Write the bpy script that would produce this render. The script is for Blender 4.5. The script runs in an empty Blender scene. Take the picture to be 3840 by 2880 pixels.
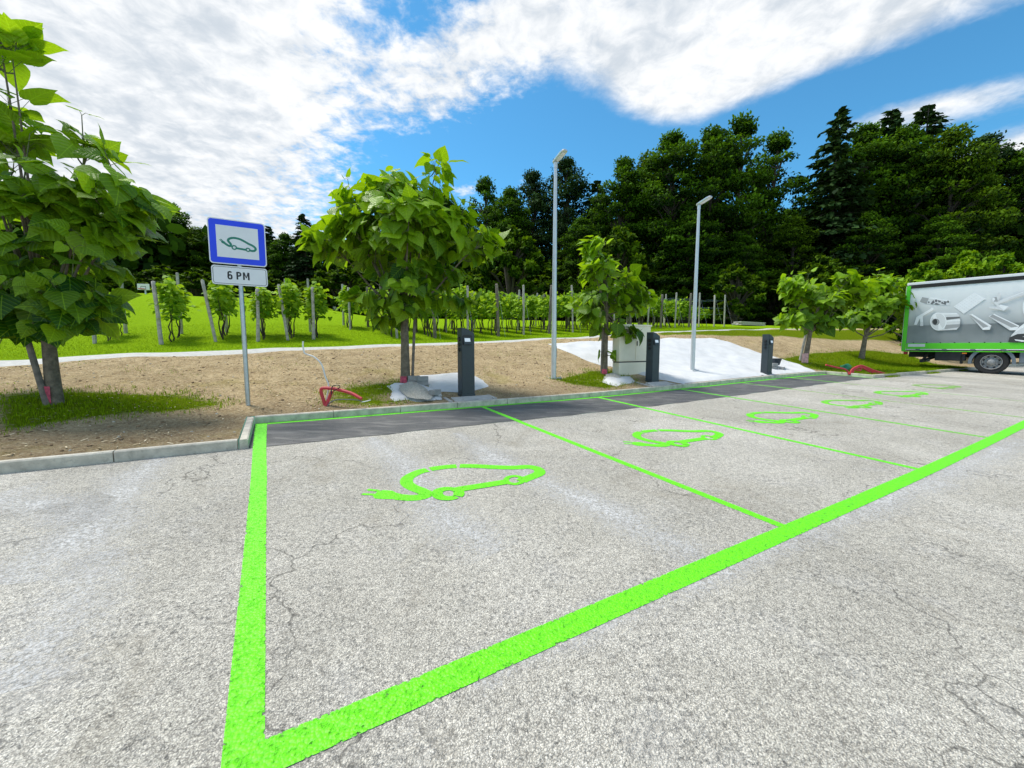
import bpy, bmesh, math, random
import numpy as np
from mathutils import Vector, Matrix
from mathutils.geometry import delaunay_2d_cdt
C = bpy.context.scene.collection
SC = bpy.context.scene

# ------------------------------------------------------------------ camera
HC = 1.35
F = 1500.0
PITCH = math.radians(5.3)
cam = bpy.data.cameras.new('camera'); camo = bpy.data.objects.new('camera', cam); C.objects.link(camo)
cam.sensor_width = 36.0; cam.lens = 36.0 * F / 3840.0
cam.clip_start = 0.05; cam.clip_end = 3000
camo.location = (0, 0, HC); camo.rotation_euler = (math.pi / 2 - PITCH, 0, 0)
SC.camera = camo

# ------------------------------------------------------------------ light
SUN_AZ, SUN_EL = math.radians(-63), math.radians(60)
sd = bpy.data.lights.new('sun', 'SUN'); so = bpy.data.objects.new('sun', sd); C.objects.link(so)
sd.energy = 2.9; sd.angle = math.radians(16); sd.color = (1.0, 0.95, 0.86)
sdir = Vector((math.sin(SUN_AZ) * math.cos(SUN_EL), math.cos(SUN_AZ) * math.cos(SUN_EL), math.sin(SUN_EL)))
so.rotation_euler = sdir.to_track_quat('Z', 'Y').to_euler()
SC.view_settings.view_transform = 'Standard'; SC.view_settings.look = 'None'
SC.view_settings.exposure = 0.6; SC.view_settings.gamma = 1.0
SC.cycles.max_bounces = 6; SC.cycles.transparent_max_bounces = 12

CP, SP = math.cos(PITCH), math.sin(PITCH)
def ray(x, y):
    a = (x - 1920) / F; c = -(y - 1440) / F
    return np.array([a, CP + c * SP, -SP + c * CP])

class NT:
    """small helper for node trees"""
    def __init__(s, tree): s.t = tree; s.n = tree.nodes; s.l = tree.links
    def new(s, kind, **kw):
        n = s.n.new(kind)
        for k, v in kw.items(): setattr(n, k, v)
        return n
    def set(s, sock, v):
        if hasattr(v, 'is_linked') or isinstance(v, bpy.types.NodeSocket): s.l.new(v, sock)
        elif v is not None: sock.default_value = v
    def math(s, op, a, b=None, c=None, clamp=False):
        n = s.new('ShaderNodeMath', operation=op, use_clamp=clamp); s.set(n.inputs[0], a)
        if b is not None: s.set(n.inputs[1], b)
        if c is not None: s.set(n.inputs[2], c)
        return n.outputs[0]
    def vmath(s, op, a, b=None):
        n = s.new('ShaderNodeVectorMath', operation=op); s.set(n.inputs[0], a)
        if b is not None: s.set(n.inputs[1], b)
        return n.outputs['Value'] if op in ('DOT_PRODUCT', 'LENGTH', 'DISTANCE') else n.outputs[0]
    def noise(s, vec, scale, detail=4, rough=.55, dist=0, out='Fac'):
        n = s.new('ShaderNodeTexNoise'); s.set(n.inputs['Vector'], vec); n.inputs['Scale'].default_value = scale
        n.inputs['Detail'].default_value = detail; n.inputs['Roughness'].default_value = rough; n.inputs['Distortion'].default_value = dist
        return n.outputs[out]
    def voro(s, vec, scale, feature='F1', out='Distance', rnd=1.0):
        n = s.new('ShaderNodeTexVoronoi', feature=feature); s.set(n.inputs['Vector'], vec); n.inputs['Scale'].default_value = scale
        n.inputs['Randomness'].default_value = rnd
        return n.outputs[out]
    def ramp(s, fac, stops, interp='LINEAR'):
        n = s.new('ShaderNodeValToRGB'); s.set(n.inputs[0], fac); r = n.color_ramp; r.interpolation = interp
        while len(r.elements) < len(stops): r.elements.new(0.5)
        for e, (p, c) in zip(r.elements, stops):
            e.position = p; e.color = (c, c, c, 1) if isinstance(c, (int, float)) else (*c, 1)
        return n.outputs[0]
    def mix(s, fac, a, b, blend='MIX'):
        n = s.new('ShaderNodeMix', data_type='RGBA', blend_type=blend)
        s.set(n.inputs[0], fac)
        for i, v in ((6, a), (7, b)):
            if isinstance(v, tuple): v = (*v, 1) if len(v) == 3 else v
            s.set(n.inputs[i], v)
        return n.outputs[2]
    def smooth(s, x, lo, hi):
        n = s.new('ShaderNodeMapRange', interpolation_type='SMOOTHSTEP'); s.set(n.inputs[0], x)
        n.inputs[1].default_value = lo; n.inputs[2].default_value = hi; n.inputs[3].default_value = 0; n.inputs[4].default_value = 1
        return n.outputs[0]
    def bump(s, h, dist, strength=1.0):
        n = s.new('ShaderNodeBump'); s.set(n.inputs['Height'], h); n.inputs['Distance'].default_value = dist; n.inputs['Strength'].default_value = strength
        return n.outputs[0]
    def mapping(s, vec, scale=(1, 1, 1), rot=(0, 0, 0), loc=(0, 0, 0)):
        n = s.new('ShaderNodeMapping'); s.set(n.inputs[0], vec); n.inputs['Scale'].default_value = scale; n.inputs['Rotation'].default_value = rot; n.inputs['Location'].default_value = loc
        return n.outputs[0]
    def attr(s, name, out='Fac'): return s.new('ShaderNodeAttribute', attribute_name=name).outputs[out]
    def coord(s, out='Object'): return s.new('ShaderNodeTexCoord').outputs[out]
    def pos(s): return s.new('ShaderNodeNewGeometry').outputs['Position']

# ------------------------------------------------------------------ world: Nishita sky behind a sheet of drifting cloud
W = bpy.data.worlds.new('World'); SC.world = W; W.use_nodes = True
nt = NT(W.node_tree); nt.n.clear()
sky = nt.new('ShaderNodeTexSky', sky_type='NISHITA'); sky.sun_disc = False
sky.sun_elevation = SUN_EL; sky.sun_rotation = SUN_AZ; sky.altitude = 300; sky.air_density = 1.0; sky.dust_density = 0.2; sky.ozone_density = 2.5
D = nt.coord('Generated')
sep = nt.new('ShaderNodeSeparateXYZ'); nt.l.new(D, sep.inputs[0])
zz = nt.math('MAXIMUM', nt.math('ADD', sep.outputs[2], 0.10), 0.06)
comb = nt.new('ShaderNodeCombineXYZ')
nt.l.new(nt.math('DIVIDE', sep.outputs[0], zz), comb.inputs[0]); nt.l.new(nt.math('DIVIDE', sep.outputs[1], zz), comb.inputs[1])
PL = comb.outputs[0]
def cp(vx, vy):                                  # where a direction meets the cloud sheet (sheet coordinates)
    r = ray(vx * 1.736, vy * 1.736); r = r / np.linalg.norm(r); z = max(r[2] + 0.10, 0.06)
    return np.array([r[0] / z, r[1] / z])
# centre, end of one half axis, end of the other half axis, weight
BLOBS = [((380, 170), (820, 60), (300, -120), 1.05), ((300, 400), (640, 520), (420, 230), 1.0), ((650, 230), (930, 150), (700, 420), .82),
         ((980, 190), (1130, 170), (960, 300), .72), ((960, 60), (1040, 20), (985, 120), .12),
         ((1330, 120), (1640, 40), (1380, 255), 1.1), ((1120, 60), (1230, 30), (1150, 160), .55), ((1650, 90), (1980, -40), (1640, 225), .95), ((1480, 215), (1640, 160), (1490, 285), .5),
         ((1950, 20), (2300, -90), (1960, 100), .8), ((2000, 240), (2300, 165), (2010, 275), .95), ((2190, 330), (2460, 255), (2150, 385), 1.1),
         ((1010, 405), (1060, 400), (1010, 428), .7), ((1140, 392), (1180, 388), (1140, 412), .6), ((1350, 690), (2000, 690), (1350, 600), .35), ((420, 560), (700, 560), (420, 480), .7),
         ((-300, 200), (-900, 100), (-300, 600), 1.0),
         ((900, 25), (1050, 5), (905, 95), -.75), ((1180, 215), (1310, 320), (1120, 290), -.7), ((1020, 330), (1300, 335), (1030, 400), -.75), ((1930, 165), (2330, 70), (1910, 215), -.65), ((1450, 320), (1800, 310), (1460, 380), -.5), ((690, 130), (790, 190), (640, 200), -.5), ((430, 250), (520, 290), (400, 290), -.4)]
acc = None
for c, a, b, w in BLOBS:
    c, a, b = cp(*c), cp(*a), cp(*b)
    M = np.linalg.inv(np.stack([a - c, b - c], 1))
    q = nt.vmath('SUBTRACT', PL, (c[0], c[1], 0))
    e1 = nt.vmath('DOT_PRODUCT', q, (M[0, 0], M[0, 1], 0)); e2 = nt.vmath('DOT_PRODUCT', q, (M[1, 0], M[1, 1], 0))
    r2 = nt.math('ADD', nt.math('MULTIPLY', e1, e1), nt.math('MULTIPLY', e2, e2))
    g = nt.math('MULTIPLY', nt.math('POWER', 2.718, nt.math('MULTIPLY', r2, -0.9)), w)
    acc = g if acc is None else nt.math('ADD', acc, g)
# overhead and behind the photographer the sheet goes on, broken
yb = nt.smooth(nt.math('MULTIPLY', sep.outputs[1], -1), -0.15, 0.5)
acc = nt.math('ADD', acc, nt.math('MULTIPLY', yb, 0.62))
puff = nt.noise(PL, 11.0, 5, .62, .3)
fine = nt.noise(PL, 34.0, 3, .6, .2)
streak = nt.noise(nt.mapping(PL, (1.6, 4.5, 1), (0, 0, math.radians(38))), 1.6, 6, .6, .8)
big = nt.noise(PL, 2.4, 4, .55, .4)
sx = nt.new('ShaderNodeSeparateXYZ'); nt.l.new(PL, sx.inputs[0])
cur_ = nt.math('SUBTRACT', 1.0, nt.math('MULTIPLY', nt.smooth(sx.outputs[0], float(cp(1000, 150)[0]), float(cp(1330, 150)[0])), .72))
cov = nt.math('ADD', acc, nt.math('MULTIPLY', nt.math('MULTIPLY', nt.math('SUBTRACT', puff, .5), cur_), 1.7))
cov = nt.math('ADD', cov, nt.math('MULTIPLY', nt.math('MULTIPLY', nt.math('SUBTRACT', fine, .5), cur_), .75))
cov = nt.math('ADD', cov, nt.math('MULTIPLY', nt.math('SUBTRACT', streak, .5), .42))
cov = nt.math('ADD', cov, nt.math('MULTIPLY', nt.math('SUBTRACT', big, .5), .35))
mask = nt.smooth(cov, .16, 1.08)
shade = nt.smooth(nt.math('ADD', nt.math('MULTIPLY', big, .5), nt.math('MULTIPLY', puff, .5)), .36, .62)
ccol = nt.mix(shade, (4.3, 4.75, 5.25), (6.9, 7.0, 7.1))
skyc = nt.mix(1.0, sky.outputs[0], (.52, 1.15, 1.27), 'MULTIPLY')
col = nt.mix(mask, skyc, ccol)
bg = nt.new('ShaderNodeBackground'); nt.l.new(col, bg.inputs[0]); bg.inputs[1].default_value = 0.1
wo = nt.new('ShaderNodeOutputWorld'); nt.l.new(bg.outputs[0], wo.inputs[0])

# ------------------------------------------------------------------ the lie of the land
NX, NY = 0.02466481 / 0.99902088, -0.03672771 / 0.99902088
def plane(x, y): return -(NX * x + NY * y)
def hitp(x, y):
    r = ray(x, y); t = -HC / (r[2] + NX * r[0] + NY * r[1]); return r * t + np.array([0, 0, HC])
O2 = hitp(956, 1590.4)[:2]
EU = np.array([0.86629, 0.49953]); EU /= np.linalg.norm(EU)     # along the kerb
EB = np.array([-EU[1], EU[0]])                                  # up the bank, away from the kerb
def ub(x, y):
    dx, dy = x - O2[0], y - O2[1]
    return dx * EU[0] + dy * EU[1], dx * EB[0] + dy * EB[1]
def xy(u, b): return O2[0] + EU[0] * u + EB[0] * b, O2[1] + EU[1] * u + EB[1] * b
def ss(t):
    t = np.clip(t, 0, 1); return t * t * (3 - 2 * t)
def lot(x, y):
    u, b = ub(x, y); return plane(x, y) + .18 * ss((u - 4.5) / 12.5)
UF, BS = 16.55, -1.27                                           # end of the recessed strip, its front edge
HKERB = .105
BP, PW = 5.0, .62                                               # near edge of the footpath, its width
PU = [-30, -4.3, -2.48, -.16, 5.04, 7.39, 10.65, 14.07, 22.8, 40]
PH = [.0, .44, .58, .69, .93, 1.02, 1.15, 1.31, 1.65, 2.1]
def vnoise(x, y, s):
    return (np.sin(x * 1.7 * s + 1.3 * np.sin(y * 1.1 * s)) + np.sin(y * 2.3 * s + 1.7 * np.sin(x * .9 * s + 2)) + np.sin((x + y) * 1.3 * s + 4)) / 3
def bank(u, b):
    hp = np.interp(u, PU, PH); hk = HKERB - .012
    t = np.clip(b / BP, 0, 1)
    h = hk + (hp - hk) * (.45 * t + .55 * ss(t))
    sl = np.interp(u, [-25, -8, 0, 4, 8, 14, 30], [.10, .105, .10, .075, .05, .04, .03])
    bb = np.maximum(b - BP, 0)
    bc = np.interp(u, [-20, 0, 10, 30], [38, 34, 27, 24])
    ramp = np.minimum(bb, bc) - .04 * np.minimum(bb, bc) ** 2 / bc
    h = h + sl * ramp - .058 * np.maximum(bb - bc, 0)
    h = h + .03 * ss(b / 1.5) * vnoise(u, b, 1.3) * np.clip(1 - bb / 2, 0.25, 1) + .012 * ss(b / .6) * vnoise(u, b, 4.1) * np.clip(1 - bb / .5, .2, 1)
    return h
def ground(x, y):
    u, b = ub(x, y)
    kb = np.where((u > 0) & (u < UF), 0.0, BS)
    return np.where(b > kb, lot(x, y) + bank(u, b), lot(x, y))
TS = np.geomspace(.5, 260, 5000)
def march(px, py, f=ground):                                    # where a line of sight lands
    r = ray(px, py); P = r[None] * TS[:, None]; P[:, 2] += HC
    i = int(np.argmax(P[:, 2] < f(P[:, 0], P[:, 1])))
    a, c = TS[i - 1], TS[i]
    for _ in range(30):
        m = (a + c) / 2; p = r * m
        if p[2] + HC < f(p[0], p[1]): c = m
        else: a = m
    p = r * a; p[2] += HC
    return p
def at(px, py, z): p = ray(px, py) * z; p[2] += HC; return Vector(p)
def depth(p): return p[1] * CP - (p[2] - HC) * SP
def gz(x, y): return float(ground(np.float64(x), np.float64(y)))
def V2(vx, vy): return vx * 1.736, vy * 1.736
# ------------------------------------------------------------------ mesh helpers
def mesh_obj(name, verts, faces, mat, parent=None, smooth=False, uvs=None, fattr=None, vattr=None, kind=None, mats=None, fmat=None):
    me = bpy.data.meshes.new(name)
    me.from_pydata([tuple(v) for v in verts] if not isinstance(verts, np.ndarray) else verts.tolist(), [], faces.tolist() if isinstance(faces, np.ndarray) else faces)
    for m in (mats or [mat]): me.materials.append(m)
    if fmat is not None: me.polygons.foreach_set('material_index', fmat)
    if uvs is not None:
        l = me.uv_layers.new(name='uv'); l.data.foreach_set('uv', np.asarray(uvs, dtype=np.float32).ravel())
    for k, v in (fattr or {}).items():
        a = me.attributes.new(k, 'FLOAT', 'FACE'); a.data.foreach_set('value', np.asarray(v, dtype=np.float32))
    for k, v in (vattr or {}).items():
        a = me.attributes.new(k, 'FLOAT', 'POINT'); a.data.foreach_set('value', np.asarray(v, dtype=np.float32))
    if smooth: me.polygons.foreach_set('use_smooth', [True] * len(me.polygons))
    me.update()
    o = bpy.data.objects.new(name, me); C.objects.link(o)
    if parent is not None: o.parent = parent
    if kind: o['kind'] = kind
    return o
def thing(name, label, cat, loc=(0, 0, 0), rot=(0, 0, 0), group=None):
    o = bpy.data.objects.new(name, None); C.objects.link(o); o.location = loc; o.rotation_euler = rot; o.empty_display_size = .1
    o['label'] = label; o['category'] = cat
    if group: o['group'] = group
    return o
def tag(o, label, cat, group=None):
    o['label'] = label; o['category'] = cat
    if group: o['group'] = group
    return o
def copy_thing(o, parent=None):
    c = o.copy(); C.objects.link(c)
    if parent is not None: c.parent = parent
    for ch in list(o.children): copy_thing(ch, c)
    return c

class MB:
    def __init__(s): s.v = []; s.f = []; s.m = []
    def add(s, vs, fs, m=0):
        o = len(s.v); s.v += [tuple(v) for v in vs]; s.f += [tuple(i + o for i in f) for f in fs]; s.m += [m] * len(fs); return s
    def box(s, c, d, M=None, bev=0.0, m=0):
        """box centred at c, full sizes d, optional chamfer"""
        hx, hy, hz = d[0] / 2, d[1] / 2, d[2] / 2
        if bev <= 0:
            vs = [(sx * hx, sy * hy, sz * hz) for sx in (-1, 1) for sy in (-1, 1) for sz in (-1, 1)]
            fs = [(0, 1, 3, 2), (4, 6, 7, 5), (0, 4, 5, 1), (2, 3, 7, 6), (0, 2, 6, 4), (1, 5, 7, 3)]
        else:
            bm = bmesh.new(); bmesh.ops.create_cube(bm, size=1)
            for v in bm.verts: v.co = (v.co.x * d[0], v.co.y * d[1], v.co.z * d[2])
            bmesh.ops.bevel(bm, geom=list(bm.edges), offset=bev, segments=2, affect='EDGES', profile=.5)
            bm.verts.index_update(); vs = [tuple(v.co) for v in bm.verts]; fs = [tuple(v.index for v in f.verts) for f in bm.faces]; bm.free()
        vs = [Vector(v) + Vector(c) for v in vs]
        if M is not None: vs = [M @ v for v in vs]
        return s.add(vs, fs, m)
    def tube(s, pts, rad, n=8, cap=True, m=0):
        pts = [Vector(p) for p in pts]; rad = rad if isinstance(rad, (list, tuple)) else [rad] * len(pts)
        vs = []; fs = []; up = None
        for i, p in enumerate(pts):
            t = (pts[min(i + 1, len(pts) - 1)] - pts[max(i - 1, 0)]).normalized()
            if up is None: up = t.orthogonal().normalized()
            up = (up - t * up.dot(t)).normalized() if (up - t * up.dot(t)).length > 1e-6 else t.orthogonal().normalized()
            w = t.cross(up)
            for k in range(n):
                a = 2 * math.pi * k / n; vs.append(p + (up * math.cos(a) + w * math.sin(a)) * rad[i])
        for i in range(len(pts) - 1):
            for k in range(n):
                a = i * n + k; b = i * n + (k + 1) % n; fs.append((a, b, b + n, a + n))
        if cap: fs.append(tuple(reversed(range(n)))); fs.append(tuple(range((len(pts) - 1) * n, len(pts) * n)))
        return s.add(vs, fs, m)
    def prism(s, poly, d0, d1, fn, m=0):
        """polygon (a,b) extruded from d0 to d1; fn(a,b,d) -> point"""
        n = len(poly); vs = [fn(a, b, d0) for a, b in poly] + [fn(a, b, d1) for a, b in poly]
        fs = [tuple(range(n))[::-1], tuple(range(n, 2 * n))] + [(i, (i + 1) % n, (i + 1) % n + n, i + n) for i in range(n)]
        return s.add(vs, fs, m)
    def build(s, name, mat, parent=None, smooth=False, kind=None, mats=None):
        o = mesh_obj(name, s.v, s.f, mat, parent, smooth, kind=kind, mats=mats, fmat=s.m if mats else None)
        bm = bmesh.new(); bm.from_mesh(o.data); bmesh.ops.recalc_face_normals(bm, faces=bm.faces); bm.to_mesh(o.data); bm.free()
        if smooth:
            try: o.data.set_sharp_from_angle(angle=math.radians(38))
            except Exception: pass
        return o
def rrect(x0, y0, x1, y1, r, n=5):
    out = []
    for cx, cy, a0 in ((x1 - r, y1 - r, 0), (x0 + r, y1 - r, 90), (x0 + r, y0 + r, 180), (x1 - r, y0 + r, 270)):
        for k in range(n + 1):
            a = math.radians(a0 + 90 * k / n); out.append((cx + r * math.cos(a), cy + r * math.sin(a)))
    return out
def disc(cx, cy, r, n=20, ry=None): return [(cx + r * math.cos(2 * math.pi * k / n), cy + (ry or r) * math.sin(2 * math.pi * k / n)) for k in range(n)]
def ribbon(pts, w, closed=False):
    """flat strip of width w (or a list) along 2D pts -> verts, quads"""
    pts = [np.array(p, float) for p in pts]; n = len(pts); vs = []; fs = []
    for i in range(n):
        a = pts[i - 1] if (i > 0 or closed) else pts[i]; b = pts[(i + 1) % n] if (i < n - 1 or closed) else pts[i]
        t = b - a; t /= np.linalg.norm(t) + 1e-9; nn = np.array([-t[1], t[0]]); ww = w[i] if isinstance(w, (list, tuple)) else w
        vs += [pts[i] + nn * ww / 2, pts[i] - nn * ww / 2]
    for i in range(n if closed else n - 1):
        j = (i + 1) % n; fs.append((2 * i, 2 * i + 1, 2 * j + 1, 2 * j))
    return vs, fs
def spline(pts, n=6):
    pts = [np.array(p, float) for p in pts]; out = []
    P = [2 * pts[0] - pts[1]] + pts + [2 * pts[-1] - pts[-2]]
    for i in range(1, len(P) - 2):
        for k in range(n):
            t = k / n; a, b, c, d = P[i - 1], P[i], P[i + 1], P[i + 2]
            out.append(.5 * (2 * b + (c - a) * t + (2 * a - 5 * b + 4 * c - d) * t * t + (3 * b - a - 3 * c + d) * t ** 3))
    out.append(pts[-1]); return out

# ------------------------------------------------------------------ materials
def newmat(name):
    m = bpy.data.materials.new(name); m.use_nodes = True; t = NT(m.node_tree)
    b = t.n['Principled BSDF']; return m, t, b
def simple(name, col, rough=.5, metal=0.0, spec=.5, var=.08, nscale=6.0, bumpd=0.0, bscale=60, grime=0.0):
    m, t, b = newmat(name); co = t.coord('Object')
    nz = t.noise(co, nscale, 5, .6)
    c1 = tuple(max(0, c * (1 - var)) for c in col); c2 = tuple(min(1, c * (1 + var)) for c in col)
    c = t.mix(t.smooth(nz, .3, .7), c1, c2)
    if grime:
        g = t.smooth(t.noise(co, nscale * 2.3, 6, .7), .5, .75); c = t.mix(t.math('MULTIPLY', g, grime), c, (.09, .08, .06))
    t.l.new(c, b.inputs['Base Color'])
    t.l.new(t.math('ADD', rough - .08, t.math('MULTIPLY', nz, .16)), b.inputs['Roughness'])
    b.inputs['Metallic'].default_value = metal; b.inputs['Specular IOR Level'].default_value = spec
    if bumpd: t.l.new(t.bump(t.noise(co, bscale, 4, .6), bumpd), b.inputs['Normal'])
    return m

M_ASPH, t, b = newmat('pale_worn_asphalt')
P = t.pos()
Pw = t.vmath('ADD', P, t.mix(1.0, t.noise(P, 90, 2, .5, 0, 'Color'), (.012, .012, .012), 'MULTIPLY'))
va = t.new('ShaderNodeTexVoronoi', feature='F1'); t.l.new(Pw, va.inputs['Vector']); va.inputs['Scale'].default_value = 145
vb = t.new('ShaderNodeTexVoronoi', feature='F1'); t.l.new(Pw, vb.inputs['Vector']); vb.inputs['Scale'].default_value = 290
sepc = t.new('ShaderNodeSeparateColor'); t.l.new(va.outputs['Color'], sepc.inputs[0])
stone = t.ramp(sepc.outputs[0], [(0, (.23, .228, .222)), (.3, (.335, .327, .31)), (.62, (.405, .395, .37)), (1, (.54, .53, .50))])
gap = t.smooth(va.outputs['Distance'], .34, .62)
patch = t.noise(P, .55, 5, .6, .6); patch2 = t.noise(P, 2.6, 5, .65, .5)
hole = t.smooth(t.math('ADD', t.noise(P, 46, 4, .7), t.math('MULTIPLY', t.math('SUBTRACT', patch2, .5), .6)), .56, .72)
c = t.mix(t.math('MULTIPLY', gap, .55), stone, (.10, .098, .095))
c = t.mix(t.math('MULTIPLY', hole, .60), c, (.085, .085, .09))
sepb = t.new('ShaderNodeSeparateColor'); t.l.new(vb.outputs['Color'], sepb.inputs[0])
c = t.mix(t.smooth(sepb.outputs[1], .72, .95), c, (.52, .51, .49))
c = t.mix(1.0, c, t.ramp(patch, [(.25, (.74, .725, .69)), (.5, (.98, .965, .93)), (.75, (1.22, 1.21, 1.20))]), 'MULTIPLY')
c = t.mix(t.math('MULTIPLY', t.smooth(patch2, .5, .8), .5), c, (.52, .505, .485))
c = t.mix(t.math('MULTIPLY', t.smooth(t.noise(P, .9, 6, .72, 1.2), .52, .68), .34), c, (.20, .18, .145))
vc = t.new('ShaderNodeTexVoronoi', feature='DISTANCE_TO_EDGE'); vc.inputs['Scale'].default_value = .38
t.l.new(t.vmath('ADD', P, t.mix(1.0, t.noise(P, 1.6, 4, .5, 0, 'Color'), (1.5, 1.5, 1.5), 'MULTIPLY')), vc.inputs['Vector'])
crack = t.math('MULTIPLY', t.math('SUBTRACT', 1, t.smooth(vc.outputs['Distance'], .001, .0055)), t.smooth(t.noise(P, .5, 3), .37, .5))
c = t.mix(t.math('MULTIPLY', crack, .58), c, (.05, .048, .045))
gn = t.noise(P, 30, 5, .8); c = t.mix(1.0, c, t.ramp(gn, [(.32, (.66, .65, .64)), (.5, (1, 1, 1)), (.68, (1.22, 1.21, 1.19))]), 'MULTIPLY')
c = t.mix(1.0, c, (1.37, 1.335, 1.27), 'MULTIPLY')
t.l.new(c, b.inputs['Base Color']); b.inputs['Roughness'].default_value = .85; b.inputs['Specular IOR Level'].default_value = .25
h = t.math('SUBTRACT', t.math('MULTIPLY', t.math('SUBTRACT', 1, va.outputs['Distance']), 1.0), t.math('MULTIPLY', hole, 1.0))
t.l.new(t.bump(h, .006, .8), b.inputs['Normal'])

M_FRESH, t, b = newmat('fresh_dark_asphalt')
P = t.pos(); n1 = t.noise(P, 160, 3, .6); n2 = t.noise(t.mapping(P, (1.2, 5, 1), (0, 0, math.radians(-30))), 1.6, 6, .65, .6)
c = t.mix(t.smooth(n1, .35, .7), (.045, .046, .048), (.12, .12, .122)); c = t.mix(t.math('MULTIPLY', t.smooth(n2, .44, .70), .75), c, (.21, .20, .19))
t.l.new(c, b.inputs['Base Color']); b.inputs['Roughness'].default_value = .7; t.l.new(t.bump(n1, .004), b.inputs['Normal'])

def paint_mat(name, col, lo, hi, rough=.55):
    """road paint over coarse aggregate: lo/hi set how much is worn through"""
    m, t, b = newmat(name); P = t.pos()
    v = t.voro(P, 78); n = t.noise(P, 34, 4, .7); n2 = t.noise(P, 2.0, 4, .6)
    nf = t.noise(P, 95, 3, .7); c = t.mix(t.smooth(nf, .44, .66), col, tuple(x * .70 for x in col)); c = t.mix(t.math('MULTIPLY', t.smooth(n, .5, .7), .22), c, tuple(x * .6 for x in col)); c = t.mix(t.math('MULTIPLY', t.smooth(v, .45, .8), .3), c, tuple(x * .5 for x in col))
    t.l.new(c, b.inputs['Base Color']); b.inputs['Roughness'].default_value = rough
    h = t.math('SUBTRACT', t.math('SUBTRACT', 1, v), t.math('MULTIPLY', t.smooth(n, .5, .7), 1.2)); t.l.new(t.bump(h, .006, .8), b.inputs['Normal'])
    e = t.attr('edge')
    f = t.math('ADD', t.math('MULTIPLY', n, .6), t.math('MULTIPLY', n2, .4)); f = t.math('ADD', f, t.math('MULTIPLY', t.math('SUBTRACT', v, .4), .25))
    f = t.math('ADD', f, t.math('MULTIPLY', e, .15))
    a = t.math('SUBTRACT', 1, t.smooth(f, lo, hi)); t.l.new(a, b.inputs['Alpha'])
    return m
GREEN = (.165, .88, .002)
M_P1 = paint_mat('green_road_paint', GREEN, .665, .80)
M_P2 = paint_mat('green_road_paint_thin', (.19, .76, .01), .56, .72)
M_P3 = paint_mat('green_road_paint_faded', (.27, .66, .05), .44, .66)
M_WORN = paint_mat('white_residue_on_asphalt', (.70, .69, .675), .28, .80, .8)

M_KERB = simple('kerb_concrete', (.53, .49, .41), .85, var=.2, nscale=7, bumpd=.004, bscale=60, grime=.45)
M_CONC = simple('pale_concrete', (.46, .44, .41), .85, var=.12, nscale=7, bumpd=.002, bscale=80, grime=.2)

M_GROUND, t, b = newmat('soil_and_turf'); P = t.pos()
g = t.attr('grass'); lush = t.attr('lush'); damp = t.attr('damp'); n1 = t.noise(P, 16, 6, .7); n2 = t.noise(P, 3.2, 5, .65, .4); n3 = t.noise(t.mapping(P, (1, 1, 1)), 38, 5, .75)
soil = t.mix(t.smooth(n2, .3, .7), (.42, .30, .165), (.66, .505, .295))
soil = t.mix(t.math('MULTIPLY', t.smooth(n1, .47, .62), .5), soil, (.21, .135, .068))
soil = t.mix(t.math('MULTIPLY', t.smooth(n3, .50, .60), .85), soil, (.78, .64, .42))
soil = t.mix(t.math('MULTIPLY', t.smooth(t.noise(P, 27, 5, .75, .6), .55, .68), .75), soil, (.14, .085, .042))
soil = t.mix(t.math('MULTIPLY', damp, .45), soil, t.mix(t.smooth(n3, .45, .65), (.17, .12, .075), (.33, .26, .18)))
soil = t.mix(t.math('MULTIPLY', t.smooth(t.noise(P, 1.1, 4, .6), .55, .75), .35), soil, (.34, .30, .06))
gr = t.mix(t.smooth(n1, .3, .7), (.155, .265, .004), (.30, .475, .008)); gr = t.mix(t.smooth(n3, .4, .7), gr, t.mix(.5, gr, (.24, .47, .006)))
gr = t.mix(t.math('MULTIPLY', t.smooth(n2, .52, .75), .55), gr, (.27, .43, .006))
gr = t.mix(lush, t.mix(1.0, gr, (.62, .52, .9), 'MULTIPLY'), gr)
gm = t.smooth(t.math('ADD', g, t.math('MULTIPLY', t.math('SUBTRACT', t.math('ADD', t.math('MULTIPLY', n1, .5), t.math('MULTIPLY', n2, .5)), .5), .9)), .38, .62)
t.l.new(t.mix(gm, soil, gr), b.inputs['Base Color']); b.inputs['Roughness'].default_value = .95; b.inputs['Specular IOR Level'].default_value = .02
t.l.new(t.bump(t.math('ADD', t.math('MULTIPLY', n1, .7), t.math('MULTIPLY', n3, .6)), .07, 1.0), b.inputs['Normal'])

M_PATH = simple('pale_gravel_path', (.50, .49, .46), .9, var=.12, nscale=9, bumpd=.006, bscale=70)

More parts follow.
